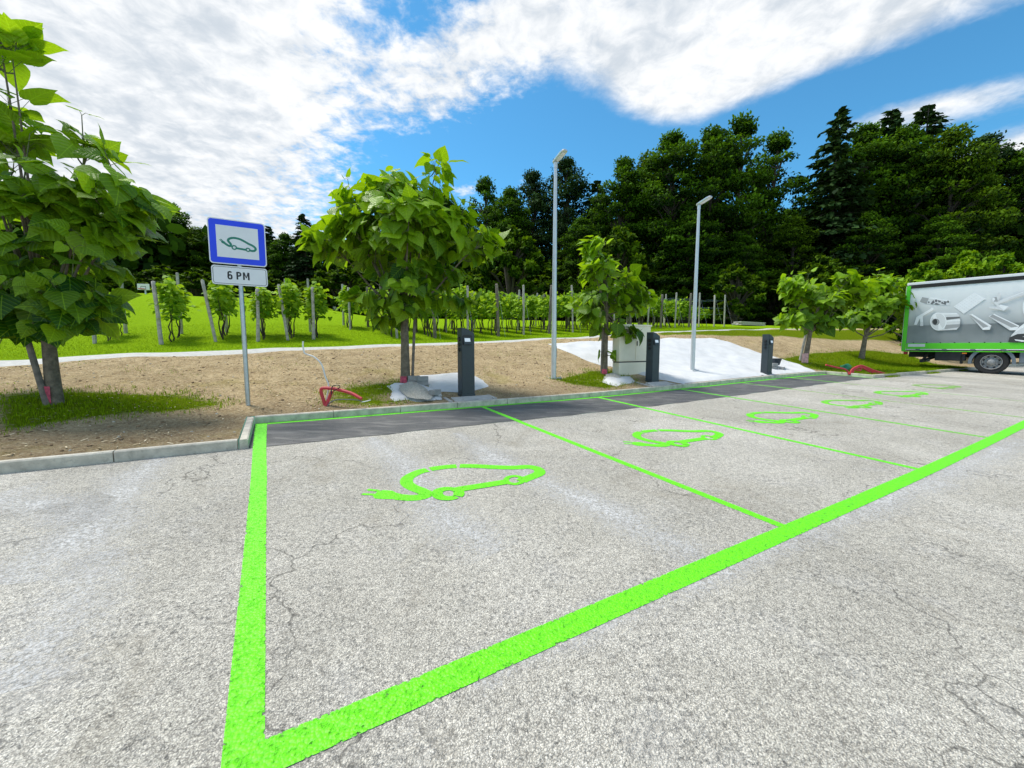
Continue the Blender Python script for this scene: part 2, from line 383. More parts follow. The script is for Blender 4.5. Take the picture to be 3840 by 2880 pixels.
def leafmat(name, dark, light, trans=.35, veins=False, rough=.5, sheen=.4, tcol=None):
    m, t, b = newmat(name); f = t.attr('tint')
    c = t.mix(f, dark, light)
    if veins:
        uv = t.new('ShaderNodeUVMap', uv_map='uv'); s = t.new('ShaderNodeSeparateXYZ'); t.l.new(uv.outputs[0], s.inputs[0])
        ax = t.math('ABSOLUTE', s.outputs[0]); q = t.math('MULTIPLY', t.math('SUBTRACT', s.outputs[1], t.math('MULTIPLY', ax, .75)), 5.5)
        fr = t.math('ABSOLUTE', t.math('SUBTRACT', t.math('FRACT', q), .5))
        side = t.math('SUBTRACT', 1, t.smooth(fr, .02, .10)); mid = t.math('SUBTRACT', 1, t.smooth(ax, .006, .022)); vv = t.math('MAXIMUM', t.math('MULTIPLY', side, .6), mid)
        c = t.mix(t.math('MULTIPLY', vv, .3), c, tuple(min(1, x * 1.9 + .02) for x in light))
        nz = t.noise(uv.outputs[0], 7, 4, .6); c = t.mix(t.math('MULTIPLY', t.smooth(nz, .5, .8), .35), c, tuple(x * .5 for x in dark))
        t.l.new(t.bump(t.math('ADD', t.math('MULTIPLY', fr, 1.0), t.math('MULTIPLY', nz, .8)), .02, .5), b.inputs['Normal'])
    t.l.new(c, b.inputs['Base Color']); b.inputs['Roughness'].default_value = rough; b.inputs['Specular IOR Level'].default_value = sheen
    tr = t.new('ShaderNodeBsdfTranslucent')
    t.l.new(t.mix(1.0, c, tcol or (1.5, 1.35, .6), 'MULTIPLY'), tr.inputs[0])
    mx = t.new('ShaderNodeMixShader'); mx.inputs[0].default_value = trans
    t.l.new(b.outputs[0], mx.inputs[1]); t.l.new(tr.outputs[0], mx.inputs[2]); t.l.new(mx.outputs[0], t.n['Material Output'].inputs[0])
    return m
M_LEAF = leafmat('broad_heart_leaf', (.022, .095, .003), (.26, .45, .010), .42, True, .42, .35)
M_VINE = leafmat('vine_leaf', (.05, .17, .004), (.36, .55, .035), .35, False, .6, .12)
M_GRASS = leafmat('grass_blade', (.115, .19, .004), (.31, .47, .008), .3, False, .7, .06)
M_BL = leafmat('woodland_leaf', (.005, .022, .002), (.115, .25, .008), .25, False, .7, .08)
M_BLY = leafmat('woodland_leaf_yellowish', (.008, .030, .002), (.14, .25, .007), .25, False, .7, .08)
M_NEED = leafmat('conifer_needle', (.006, .022, .006), (.055, .115, .028), .14, False, .7, .08)
M_BUSH = leafmat('bright_bush_leaf', (.06, .16, .004), (.24, .40, .008), .32, False, .6, .12)
M_BARK = simple('young_bark', (.17, .14, .10), .9, var=.35, nscale=14, bumpd=.012, bscale=40, grime=.3)
M_FBARK = simple('woodland_bark', (.055, .045, .036), .95, var=.4, nscale=3, bumpd=.03, bscale=12)
M_STEM = simple('vine_wood', (.055, .042, .032), .95, var=.4, nscale=20, bumpd=.01, bscale=50)
M_SHOOT = simple('green_shoot', (.11, .13, .055), .7, var=.3, nscale=20)
M_POSTC = simple('weathered_pale_post', (.44, .41, .36), .9, var=.22, nscale=9, bumpd=.006, bscale=30, grime=.35)
M_POSTD = simple('weathered_dark_post', (.19, .16, .13), .92, var=.3, nscale=9, bumpd=.008, bscale=30, grime=.3)
M_GALV = simple('galvanised_steel', (.50, .52, .54), .38, metal=.85, var=.12, nscale=18)
M_LAMP = simple('silver_lacquer', (.60, .61, .62), .35, metal=.55, var=.05, nscale=4)
M_ANTH = simple('anthracite_metal', (.032, .044, .052), .42, var=.06, nscale=5, bumpd=.0006, bscale=400)
M_BLACK = simple('black_plastic', (.012, .013, .015), .4, var=.1)
M_RUBBER = simple('black_rubber', (.018, .018, .018), .8, var=.2, nscale=10, bumpd=.003, bscale=60)
M_BLUE = simple('blue_sign_film', (.010, .055, .80), .35, var=.05, nscale=3)
M_SIGNW = simple('white_sign_film', (.72, .74, .77), .35, var=.03, nscale=5)
M_SIGNG = simple('green_sign_print', (.012, .19, .13), .4, var=.05)
M_CAB = simple('grey_green_cabinet', (.86, .80, .63), .6, var=.04, nscale=3, grime=.06)
M_FLEECE = simple('white_fleece', (.61, .612, .615), .85, var=.06, nscale=2.5, bumpd=.02, bscale=5, grime=.10)
M_GRAVEL = simple('grey_gravel', (.46, .43, .37), .95, var=.3, nscale=50, bumpd=.02, bscale=70)
M_PAVER = simple('grey_paving_block', (.33, .325, .31), .9, var=.15, nscale=12, bumpd=.003, bscale=80, grime=.2)
M_RED = simple('red_corrugated_plastic', (.55, .035, .05), .5, var=.15, nscale=10, grime=.15)
M_WHITEC = simple('white_cable', (.75, .74, .72), .5, var=.05)
M_GREYC = simple('grey_cable', (.20, .20, .20), .55, var=.1)
M_TRUCKG = simple('truck_green_paint', (.10, .62, .012), .3, var=.05, nscale=2, grime=.05)
M_TRUCKW = simple('truck_white_panel', (.74, .75, .77), .4, var=.04, grime=.05)
M_DARKM = simple('dark_chassis', (.02, .02, .022), .6, var=.3)
M_GREYP = simple('grey_plastic_guard', (.14, .17, .20), .6, var=.1)
M_ALU = simple('brushed_aluminium', (.33, .33, .33), .55, metal=.5, var=.2, nscale=20, grime=.4)
M_AMBER = simple('amber_lens', (.75, .22, .02), .2, var=.05)
M_REDL = simple('red_lens', (.35, .01, .01), .2, var=.05)
M_WOODW = simple('pale_sawn_boards', (.62, .58, .52), .85, var=.15, nscale=6, grime=.15)
M_ROOF = simple('brown_tiled_roof', (.14, .055, .035), .85, var=.25, nscale=5, bumpd=.02, bscale=8)
M_WALLW = simple('white_render', (.72, .71, .68), .9, var=.05)
M_WRAP = simple('pink_mesh_wrap', (.50, .07, .12), .7, var=.35, nscale=18)
M_TUB = simple('black_blue_tub', (.018, .03, .045), .45, var=.1)
M_NETG = simple('green_plastic_net', (.01, .20, .09), .6, var=.2)
M_PINK = simple('faded_pink_wrap', (.62, .36, .35), .8, var=.3, nscale=14)
M_GLASS, t, b = newmat('dark_glass'); b.inputs['Base Color'].default_value = (.02, .025, .03, 1); b.inputs['Roughness'].default_value = .08
M_SCREEN, t, b = newmat('display_panel'); b.inputs['Base Color'].default_value = (.55, .60, .64, 1); b.inputs['Roughness'].default_value = .2; b.inputs['Emission Color'].default_value = (.7, .8, .9, 1); b.inputs['Emission Strength'].default_value = .25
# ------------------------------------------------------------------ the setting
def grid_mesh(us, bs, zf, keep=None, off=0.0):
    Ug, Bg = np.meshgrid(us, bs, indexing='ij'); X, Y = xy(Ug, Bg); Z = zf(X, Y, Ug, Bg) + off
    n, m = Ug.shape; vs = np.stack([X.ravel(), Y.ravel(), Z.ravel()], 1)
    ii, jj = np.meshgrid(np.arange(n - 1), np.arange(m - 1), indexing='ij')
    a = (ii * m + jj).ravel(); f = np.stack([a, a + m, a + m + 1, a + 1], 1)
    if keep is not None:
        uc = (us[ii] + us[ii + 1]).ravel() / 2; bc = (bs[jj] + bs[jj + 1]).ravel() / 2; f = f[keep(uc, bc)]
    return vs, f, Ug.ravel(), Bg.ravel()
ar = np.arange
us = np.unique(np.concatenate([np.linspace(-300, -20, 12), ar(-20, 40, .5), np.linspace(40, 300, 12)]))
bs = np.unique(np.concatenate([np.linspace(-300, -20, 12), ar(-20, BS, 1.0), [BS]]))
vs, f, _, _ = grid_mesh(us, bs, lambda x, y, u, b: lot(x, y))
mesh_obj('parking_lot', vs, f, M_ASPH, kind='structure', smooth=True)
us = np.unique(np.concatenate([ar(0, UF, .25), [UF]])); bs = np.linspace(BS, 0.02, 6)
vs, f, uu, bb = grid_mesh(us, bs, lambda x, y, u, b: lot(x, y) + .004)
wob = .025 * np.sin(uu * 5.1) * (np.abs(bb - BS) < .01) + .02 * np.sin(uu * 13.7) * (np.abs(bb - BS) < .01)
vs[:, 0] -= EB[0] * np.abs(wob); vs[:, 1] -= EB[1] * np.abs(wob)
mesh_obj('fresh_asphalt_strip', vs, f, M_FRESH, kind='structure', smooth=True)

# --- where turf grows on the bank
def poly_ub(pts, v=True):
    out = []
    for p in pts:
        q = march(*(V2(*p) if v else p)); out.append(ub(q[0], q[1]))
    return np.array(out)
def sdist(u, b, P):
    """signed distance to polygon, positive inside"""
    u = np.asarray(u, float); b = np.asarray(b, float); d = np.full(u.shape, 1e9); ins = np.zeros(u.shape, bool); n = len(P)
    for i in range(n):
        x0, y0 = P[i]; x1, y1 = P[(i + 1) % n]; ex, ey = x1 - x0, y1 - y0
        t = np.clip(((u - x0) * ex + (b - y0) * ey) / (ex * ex + ey * ey + 1e-12), 0, 1)
        d = np.minimum(d, np.hypot(u - x0 - t * ex, b - y0 - t * ey))
        c = ((y0 > b) != (y1 > b)) & (u < (x1 - x0) * (b - y0) / (y1 - y0 + 1e-12) + x0); ins ^= c
    return np.where(ins, d, -d)
TURF = [(poly_ub(p), k, w) for p, k, w in [
    ([(0, 852), (110, 846), (250, 848), (400, 852), (480, 872), (420, 884), (300, 893), (150, 908), (0, 932)], .92, .42),
    ([(700, 846), (760, 832), (850, 822), (905, 820), (915, 835), (830, 858), (900, 868), (820, 880), (700, 872)], .62, .30),
    ([(1195, 820), (1270, 800), (1330, 800), (1372, 822), (1320, 840), (1240, 832)], .8, .30),
    ([(1665, 780), (1740, 765), (1860, 757), (1960, 765), (2100, 795), (2060, 803), (1925, 809), (1880, 811), (1800, 803), (1720, 790)], 1.0, .35),
    ([(1420, 725), (1560, 726), (1700, 728), (1800, 735), (1960, 738), (2010, 715), (1700, 712), (1420, 716)], .8, .5)]]
SOILP = [poly_ub(p) for p in [[(1010, 690), (1120, 682), (1120, 700), (1010, 705)]]]
def turf(u, b):
    g = np.zeros(np.shape(u))
    for P, k, w in TURF: g = np.maximum(g, k * ss((sdist(u, b, P) + w) / (2 * w)))
    back = ss((b - BP - PW * .5 + .1) / .25)
    return np.maximum(g, back * .95)
def bspace():
    return np.unique(np.concatenate([[BS + .08], ar(BS + .1, 8, .14), ar(8, 20, .5), ar(20, 50, 1.5), np.geomspace(50, 300, 14)]))
us = np.unique(np.concatenate([-np.geomspace(12, 300, 14), ar(-12, 18, .14), [-.10, UF + .1], ar(18, 34, .4), np.geomspace(34, 300, 14)])); bs = np.unique(np.concatenate([bspace(), [.08]]))
def keepg(u, b): return ~((u > -.10) & (u < UF + .10) & (b < .08))
vs, f, uu, bb = grid_mesh(us, bs, lambda x, y, u, b: lot(x, y) + bank(u, b), keepg)
mesh_obj('ground', vs, f, M_GROUND, kind='structure', smooth=True, vattr={'grass': turf(uu, bb), 'lush': ss((bb - BP) / .6), 'damp': np.clip(1 - ss((bb - np.where((uu > 0) & (uu < UF), .35, -.2)) / .9) * 1.0 + .25 * vnoise(uu, bb, 2.7), 0, 1)})
us = np.unique(np.concatenate([ar(-40, 26, .25)])); bs = np.linspace(BP, BP + PW, 5)
def pathz(x, y, u, b): return lot(x, y) + bank(u, b) + .018 - .03 * ((b < BP + .01) | (b > BP + PW - .01))
vs, f, uu, bb = grid_mesh(us, bs, pathz)
pw = np.interp(uu, [-6, 0, 8, 24], [1.05, .75, .55, .32]); nb = BP + (bb - BP) * pw / PW + .025 * np.sin(uu * 3.1) * (bb > BP + .3) + .02 * np.sin(uu * 4.7 + 1)
X, Y = xy(uu, nb); vs = np.stack([X, Y, pathz(X, Y, uu, nb) * 0 + lot(X, Y) + bank(uu, nb) + .018 - .03 * ((bb < BP + .01) | (bb > BP + PW - .01))], 1)
mesh_obj('footpath', vs, f, M_PATH, kind='structure', smooth=True)

# --- kerb stones, one metre each
kb = MB()
def kstone(u0, b0, u1, b1, out):
    """stone from (u0,b0) to (u1,b1); 'out' = direction (du,db) of its thickness, away from the lot"""
    n = 4; ch = .012
    prof = [(0, -.05), (0, HKERB - ch), (ch, HKERB), (.08 - ch * .4, HKERB), (.08, HKERB - .01), (.08, -.05)]
    vs = []
    for i in range(n + 1):
        t = i / n; u, b = u0 + (u1 - u0) * t, b0 + (b1 - b0) * t
        for d, h in prof:
            x, y = xy(u + out[0] * d, b + out[1] * d); x0, y0 = xy(u, b); vs.append((x, y, lot(x0, y0) + h))
    m = len(prof); fs = [(i * m + k, i * m + (k + 1) % m, (i + 1) * m + (k + 1) % m, (i + 1) * m + k) for i in range(n) for k in range(m)]
    fs += [tuple(range(m))[::-1], tuple(range(n * m, n * m + m))]; kb.add(vs, fs)
g = .005
u = -.10
while u > -30: kstone(u - g, BS, u - 1 + g, BS, (0, 1)); u -= 1.0
kstone(-.004, BS, -.004, -.004, (-1, 0))
u = 0.0
while u < UF - .01: kstone(u + g, 0, min(u + 1, UF) - g, 0, (0, 1)); u += 1.0
kstone(UF + .004, 0.08, UF + .004, BS, (1, 0))
u = UF + .09
while u < 60: kstone(u + g, BS, u + 1 - g, BS, (0, 1)); u += 1.0
kb.build('kerb', M_KERB, kind='structure')

# --- paint on the asphalt
def strip(name, pts, w, mat, label=None, off=.004, cat='painted line', group=None, kind=None, edgey=1.0):
    """painted strip along (u,b) points, draped on the lot"""
    P = [np.array(p, float) for p in pts]; D = [P[0]]
    for a, c in zip(P[:-1], P[1:]):
        n = max(1, int(np.linalg.norm(c - a) / .25)); D += [a + (c - a) * k / n for k in range(1, n + 1)]
    vs = []; ed = []; fs = []; cols = [-.5, -.38, 0, .38, .5] if edgey <= 1 else [-.5, -.25, 0, .25, .5]
    for i, p in enumerate(D):
        a = D[max(i - 1, 0)]; c = D[min(i + 1, len(D) - 1)]; t = (c - a) / np.linalg.norm(c - a); nn = np.array([-t[1], t[0]])
        ww = np.interp(i / (len(D) - 1), np.linspace(0, 1, len(w)), w) if isinstance(w, (list, tuple)) else w
        for q in cols:
            r = p + nn * ww * q; x, y = xy(*r); base = .004 if (0 < r[0] < UF and r[1] > BS - .07) else 0
            vs.append((x, y, lot(x, y) + off - .0013 + base)); ed.append(edgey if abs(q) == .5 else (.45 * edgey if abs(q) == .25 else 0))
    m = len(cols)
    for i in range(len(D) - 1):
        for k in range(m - 1): fs.append((i * m + k, i * m + k + 1, (i + 1) * m + k + 1, (i + 1) * m + k))
    o = mesh_obj(name, vs, fs, mat, vattr={'edge': ed}, kind=kind)
    if label: tag(o, label, cat, group)
    return o
GL = 'green lines around the charging bays'
strip('painted_line', [(.195, -5.18), (.135, -2.4), (.10, -1.27), (.075, -.005)], [.115, .115, .125, .14], M_P1, 'broad green line running from the kerb corner along the near end of the bays', .004, group=GL)
strip('painted_line', [(.14, -5.115), (30, -5.115)], .13, M_P1, 'long broad green line closing the open front of all the bays', .0045, group=GL)
strip('painted_line', [(.15, -.055), (UF, -.06)], .105, M_P1, 'green line on the dark strip along the foot of the long kerb', .0036, group=GL)
strip('painted_line', [(UF - .05, -.10), (UF - .03, BS - .35)], .085, M_P2, 'short green line along the foot of the far end kerb', .004, group=GL)
DU = [3.45, 6.17, 8.85, 11.4, 14.0]
WHO = ['thin green divider between the first and second charging bay', 'thin green divider between the second and third charging bay, paler than the one before', 'faint green divider between the third and fourth charging bay', 'very faint green divider between the fourth and fifth charging bay', 'faintest green divider, between the fifth and the farthest charging bay']
for k, u in enumerate(DU):
    mt = [M_P1, M_P1, M_P2, M_P3, M_P3][k]
    strip('painted_line', [(u, -.098), (u, BS - .05)], .085, M_P1 if k < 3 else M_P2, 'green end of the %s divider on the dark strip by the kerb' % ['first', 'second', 'third', 'fourth', 'fifth'][k], .0032, group='divider ends on the dark strip')
    strip('painted_line', [(u, BS - .005), (u, -5.05)], [.09, .085, .08], mt, WHO[k], .0032, group='bay dividers')
for u, e in ((18.6, -6.5), (21.4, -6.5)):
    strip('painted_line', [(u, -1.6), (u, e)], .09, M_WORN, 'worn white bay line on the far asphalt, %s the truck' % ('well short of' if u < 20 else 'just before'), .004, group='old white bay lines')
def residue(pts, w):
    P = [ub(*march(*V2(*p), lot)[:2]) for p in pts]; strip('worn_paint', P, [x * 2.6 for x in w], M_WORN, kind='structure', off=.0024, edgey=1.8)
residue([(345, 985), (290, 1040), (215, 1110), (120, 1190), (0, 1265)], [.10, .22, .30, .34, .40])
residue([(-40, 1075), (80, 1090), (160, 1112), (205, 1125)], [.34, .26, .22, .18])
residue([(985, 935), (1090, 1000), (1215, 1060), (1370, 1130), (1520, 1205)], [.10, .26, .24, .26, .2])
residue([(1010, 1455), (1400, 1290), (1800, 1128), (2212, 950)], [.10, .16, .20, .22])
residue([(800, 945), (870, 1000), (960, 1120), (1080, 1190)], [.12, .25, .30, .2])
residue([(0, 1500), (140, 1330), (230, 1190)], [.2, .25, .15])

# --- the car-with-plug pictogram: strokes in sign units (0..1 wide), y up
def pict():
    s = lambda P: [((x - 255) / 255.0, (345 - y) / 255.0) for x, y in P]
    cable = s([(292, 321), (306, 331), (320, 338), (331, 335), (331, 320), (321, 307), (315, 293), (324, 279), (344, 270), (370, 268), (400, 274), (430, 288), (458, 304), (484, 315), (503, 330), (508, 344), (499, 357), (482, 361), (466, 359)])
    bar = s([(440, 357), (372, 351)])
    plug = s([(266, 305), (276, 299), (290, 306), (301, 320), (296, 330), (284, 325), (270, 319)])
    pr1 = s([(268, 303), (256, 294)]); pr2 = s([(276, 300), (264, 288)])
    rings = [(s([(452, 355)])[0], 13 / 255.), (s([(355, 347)])[0], 15 / 255.)]
    return cable, bar, plug, pr1, pr2, rings
def pict_mesh(gaps=False, wk=1.0):
    cable, bar, plug, pr1, pr2, rings = pict(); vs = []; fs = []
    lev = [0]
    def put(v, f):
        o = len(vs); lev[0] += 1; vs.extend([(x[0], x[1], lev[0] * .0004) for x in v]); fs.extend([tuple(i + o for i in q) for q in f])
    sp = spline(cable, 7); w = .042 * wk
    if gaps:
        n = len(sp); cut = [.37, .475]; segs = []; a = 0
        for c in cut: i = int(n * c); segs.append(sp[a:i]); a = i + 2
        segs.append(sp[a:])
        for sg in segs: put(*ribbon(sg, w))
    else: put(*ribbon(sp, w))
    put(*ribbon(spline(bar, 8), w * .95)); put(plug, [tuple(range(len(plug)))]); put(*ribbon(pr1, .014 * wk)); put(*ribbon(pr2, .014 * wk))
    for (cx, cy), r in rings: put(*ribbon(disc(cx, cy, r, 22), .024 * wk, True))
    return vs, fs
# the stencilled symbol, laid out on the asphalt of the nearest bay; the others repeat it bay by bay
def rp(P): return [np.array(ub(*march(1200 + x / 2.212, 1650 + y / 2.212, lot)[:2])) for x, y in P]
def ground_pict(wk=1.0, level=0):
    vs = []; fs = []; lev = [0]; w = .112 * wk
    def put(v, f):
        o = len(vs); lev[0] += 1; vs.extend([(x[0], x[1], lev[0] * .0003) for x in v]); fs.extend([tuple(i + o for i in q) for q in f])
    if level < 2:
        pl = rp([(438, 468), (475, 432), (520, 418), (600, 422), (638, 442), (700, 456), (700, 492), (520, 492), (455, 486)]); put(pl, [tuple(range(len(pl)))])
        put(*ribbon(rp([(470, 456), (350, 450)]), .035)); put(*ribbon(rp([(490, 424), (395, 413)]), .035))
    put(*ribbon(spline(rp([(640, 474), (740, 482), (820, 478), (872, 462), (880, 444), (830, 420), (765, 394), (722, 362), (722, 325), (765, 292), (830, 264), (890, 250)]), 6), w))
    put(*ribbon(spline(rp([(915, 244), (990, 232), (1060, 224), (1132, 219)]), 6), w * .95)); put(*ribbon(spline(rp([(1160, 217), (1300, 219), (1450, 227), (1600, 231), (1720, 225), (1790, 236), (1822, 258), (1815, 280), (1770, 302), (1700, 328), (1668, 345)]), 6), [w * x for x in np.linspace(.95, 1.0, 61)]))
    put(*ribbon(spline(rp([(1565, 346), (1450, 364), (1300, 388), (1150, 412), (1110, 424)]), 5), w * .95))
    put(*ribbon(rp([(1612 + 68 * math.cos(a), 335 + 33 * math.sin(a)) for a in np.linspace(0, 2 * math.pi, 25)[:-1]]), .05 * wk, True))
    put(*ribbon(rp([(1062 + 92 * math.cos(a), 447 + 40 * math.sin(a)) for a in np.linspace(.75, 5.6, 26)]), [.085 * wk * x for x in np.interp(np.linspace(0, 1, 26), [0, .3, .6, 1], [.8, 1.1, 1.1, .7])]))
    put(*ribbon(rp([(1062 + 92 * math.cos(a), 447 + 40 * math.sin(a)) for a in np.linspace(5.75, 6.85, 8)]), .09 * wk))
    return vs, fs
SYM = [(0, 0, M_P1, 1.0, 0, 'large green car with plug painted in the nearest charging bay'), (3.14, .18, M_P1, 1.0, 0, 'green car with plug painted in the second charging bay'),
       (5.93, .22, M_P1, 1.05, 0, 'green car with plug painted in the third charging bay'), (8.58, .2, M_P2, 1.1, 2, 'thinner green car outline painted in the fourth charging bay'),
       (11.2, .2, M_P2, 1.2, 2, 'pale partly worn green car outline in the fifth charging bay'), (13.9, .25, M_P3, 1.4, 2, 'faint smudged green car outline in the farthest charging bay')]
for du, db, mt, wk, lv_, lb in SYM:
    vs, fs = ground_pict(wk, lv_); out = []
    for u, b, lz in vs:
        X, Y = xy(u + du, b + db); out.append((X, Y, lot(X, Y) + .0022 + lz))
    o = mesh_obj('painted_car_symbol', out, fs, mt); tag(o, lb, 'road marking', 'car symbols painted on the asphalt')
# ------------------------------------------------------------------ street furniture along the kerb
YAW = math.atan2(EU[1], EU[0])
EU3, EB3 = Vector((*EU, 0)), Vector((*EB, 0))
def proj(p):
    d = p[1] * CP - (p[2] - HC) * SP; u = p[1] * SP + (p[2] - HC) * CP
    return 1920 + F * p[0] / d, 1440 - F * u / d
def solve(f, target, lo, hi):
    a = f(lo) < target
    for _ in range(50):
        m = (lo + hi) / 2
        if (f(m) < target) == a: lo = m
        else: hi = m
    return (lo + hi) / 2
def hfor(base, py): return solve(lambda h: -proj((base[0], base[1], base[2] + h))[1], -py, 0, 12)
def gpt(u, b, off=0.0):
    x, y = xy(u, b); return Vector((x, y, gz(x, y) + off))
FL = lambda a, b, d: Vector((a, -d, b))          # picture plane (x,z), d = how far towards the lot

# --- charging-bay sign
base = Vector(march(931, 1519)); H = hfor(base, 830)
sgn = thing('parking_sign', 'blue framed electric car charging sign with 6 PM plate on a galvanised pole', 'road sign', base, (0, 0, YAW))
plx = lambda px, py: None
zc = hfor(base, 912)
PWD = solve(lambda w: proj(base + EU3 * w + Vector((0, 0, zc)))[0] - proj(base + Vector((0, 0, zc)))[0], 203, .2, 1.5)
cx = -(proj(base + Vector((0, 0, zc)))[0] - 893) / 203 * PWD
z1, z2 = hfor(base, 996), hfor(base, 829)
zp1, zp2 = hfor(base, 1072), hfor(base, 1002)
print('sign width', PWD, 'cx', cx, 'z', z1, z2, 'plate', zp1, zp2, 'H', H)
MB().tube([(0, 0, -.25), (0, 0, z2 - .06)], .031, 16).build('pole', M_GALV, sgn, True)
MB().tube([(0, 0, z2 - .06), (0, 0, z2 - .035)], .033, 16).build('pole_cap', M_BLACK, sgn, True)
hw = PWD / 2
p = MB(); p.prism(rrect(cx - hw, z1, cx + hw, z2, .045), .035, .043, FL); pl = p.build('sign_plate', M_SIGNW, sgn)
p = MB(); p.prism(rrect(cx - hw + .014, z1 + .014, cx + hw - .014, z2 - .014, .036), .043, .0445, FL); bl = p.build('blue_border', M_BLUE, pl)
bw = PWD * .135; qx0, qx1, qz0, qz1 = cx - hw + bw, cx + hw - bw, z1 + bw * 1.02, z2 - bw * .98
p = MB(); p.prism([(qx0, qz0), (qx1, qz0), (qx1, qz1), (qx0, qz1)], .0445, .046, FL); p.build('white_field', M_SIGNW, pl)
vs, fs = pict_mesh(False, 1.6); sw = (qx1 - qx0) * .86; ox, oz = cx - sw / 2 + .0, (qz0 + qz1) / 2 - sw * .165
mesh_obj('car_symbol', [(ox + x * sw, -.0466 - lz, oz + y * sw) for x, y, lz in vs], fs, M_SIGNG, pl)
for k, zz_ in enumerate((z1 + .12, z2 - .12)):
    MB().box((0, .0, zz_), (.11, .066, .03), bev=.004).build('clamp', M_GALV, sgn)
p = MB(); p.prism(rrect(cx - hw + .012, zp1, cx + hw - .002, zp2, .04), .035, .041, FL); pp = p.build('time_plate', M_SIGNW, sgn)
rr = [(a, b) for a, b in rrect(cx - hw + .030, zp1 + .018, cx + hw - .020, zp2 - .018, .028)]
v_, f_ = ribbon(rr, .006, True); mesh_obj('plate_border', [(x, -.0416, z) for x, z in v_], f_, M_BLACK, pp)
# lettering "6 PM"
tv = []; tf = []; GI = [0]
def glyph(P, w, x0, z0, s, closed=False, sm=0):
    P = [(x0 + a * s * .9, z0 + b * s) for a, b in P]
    if sm: P = spline(P, sm)
    v, f = ribbon(P, w, closed); o = len(tv); k = len(tf); GI[0] += 1; tv.extend([(q[0], -.0418 - .0004 * GI[0], q[1]) for q in v]); tf.extend([tuple(i + o for i in q) for q in f])
gs = (zp2 - zp1) * .40; gx = cx - gs * 1.35; gzz = (zp1 + zp2) / 2 - gs * .48; gw = gs * .19
glyph([(.46, .86), (.36, .95), (.2, .95), (.08, .84), (.06, .55), (.06, .2), (.16, .05), (.36, .05), (.46, .18), (.46, .42), (.36, .54), (.2, .53), (.07, .42)], gw, gx, gzz, gs, sm=5)
X0 = gx + gs * .98
glyph([(.08, 0), (.08, 1.0)], gw, X0, gzz, gs); glyph([(.1, .93), (.32, .93), (.46, .86), (.5, .72), (.46, .56), (.32, .49), (.1, .49)], gw, X0, gzz, gs, sm=4)
X0 = gx + gs * 1.72
glyph([(.08, 0), (.08, 1.0)], gw, X0, gzz, gs); glyph([(.70, 0), (.70, 1.0)], gw, X0, gzz, gs); glyph([(.10, 1.0), (.39, .30), (.68, 1.0)], gw * .95, X0, gzz, gs)
mesh_obj('lettering', tv, tf, M_BLACK, pp)

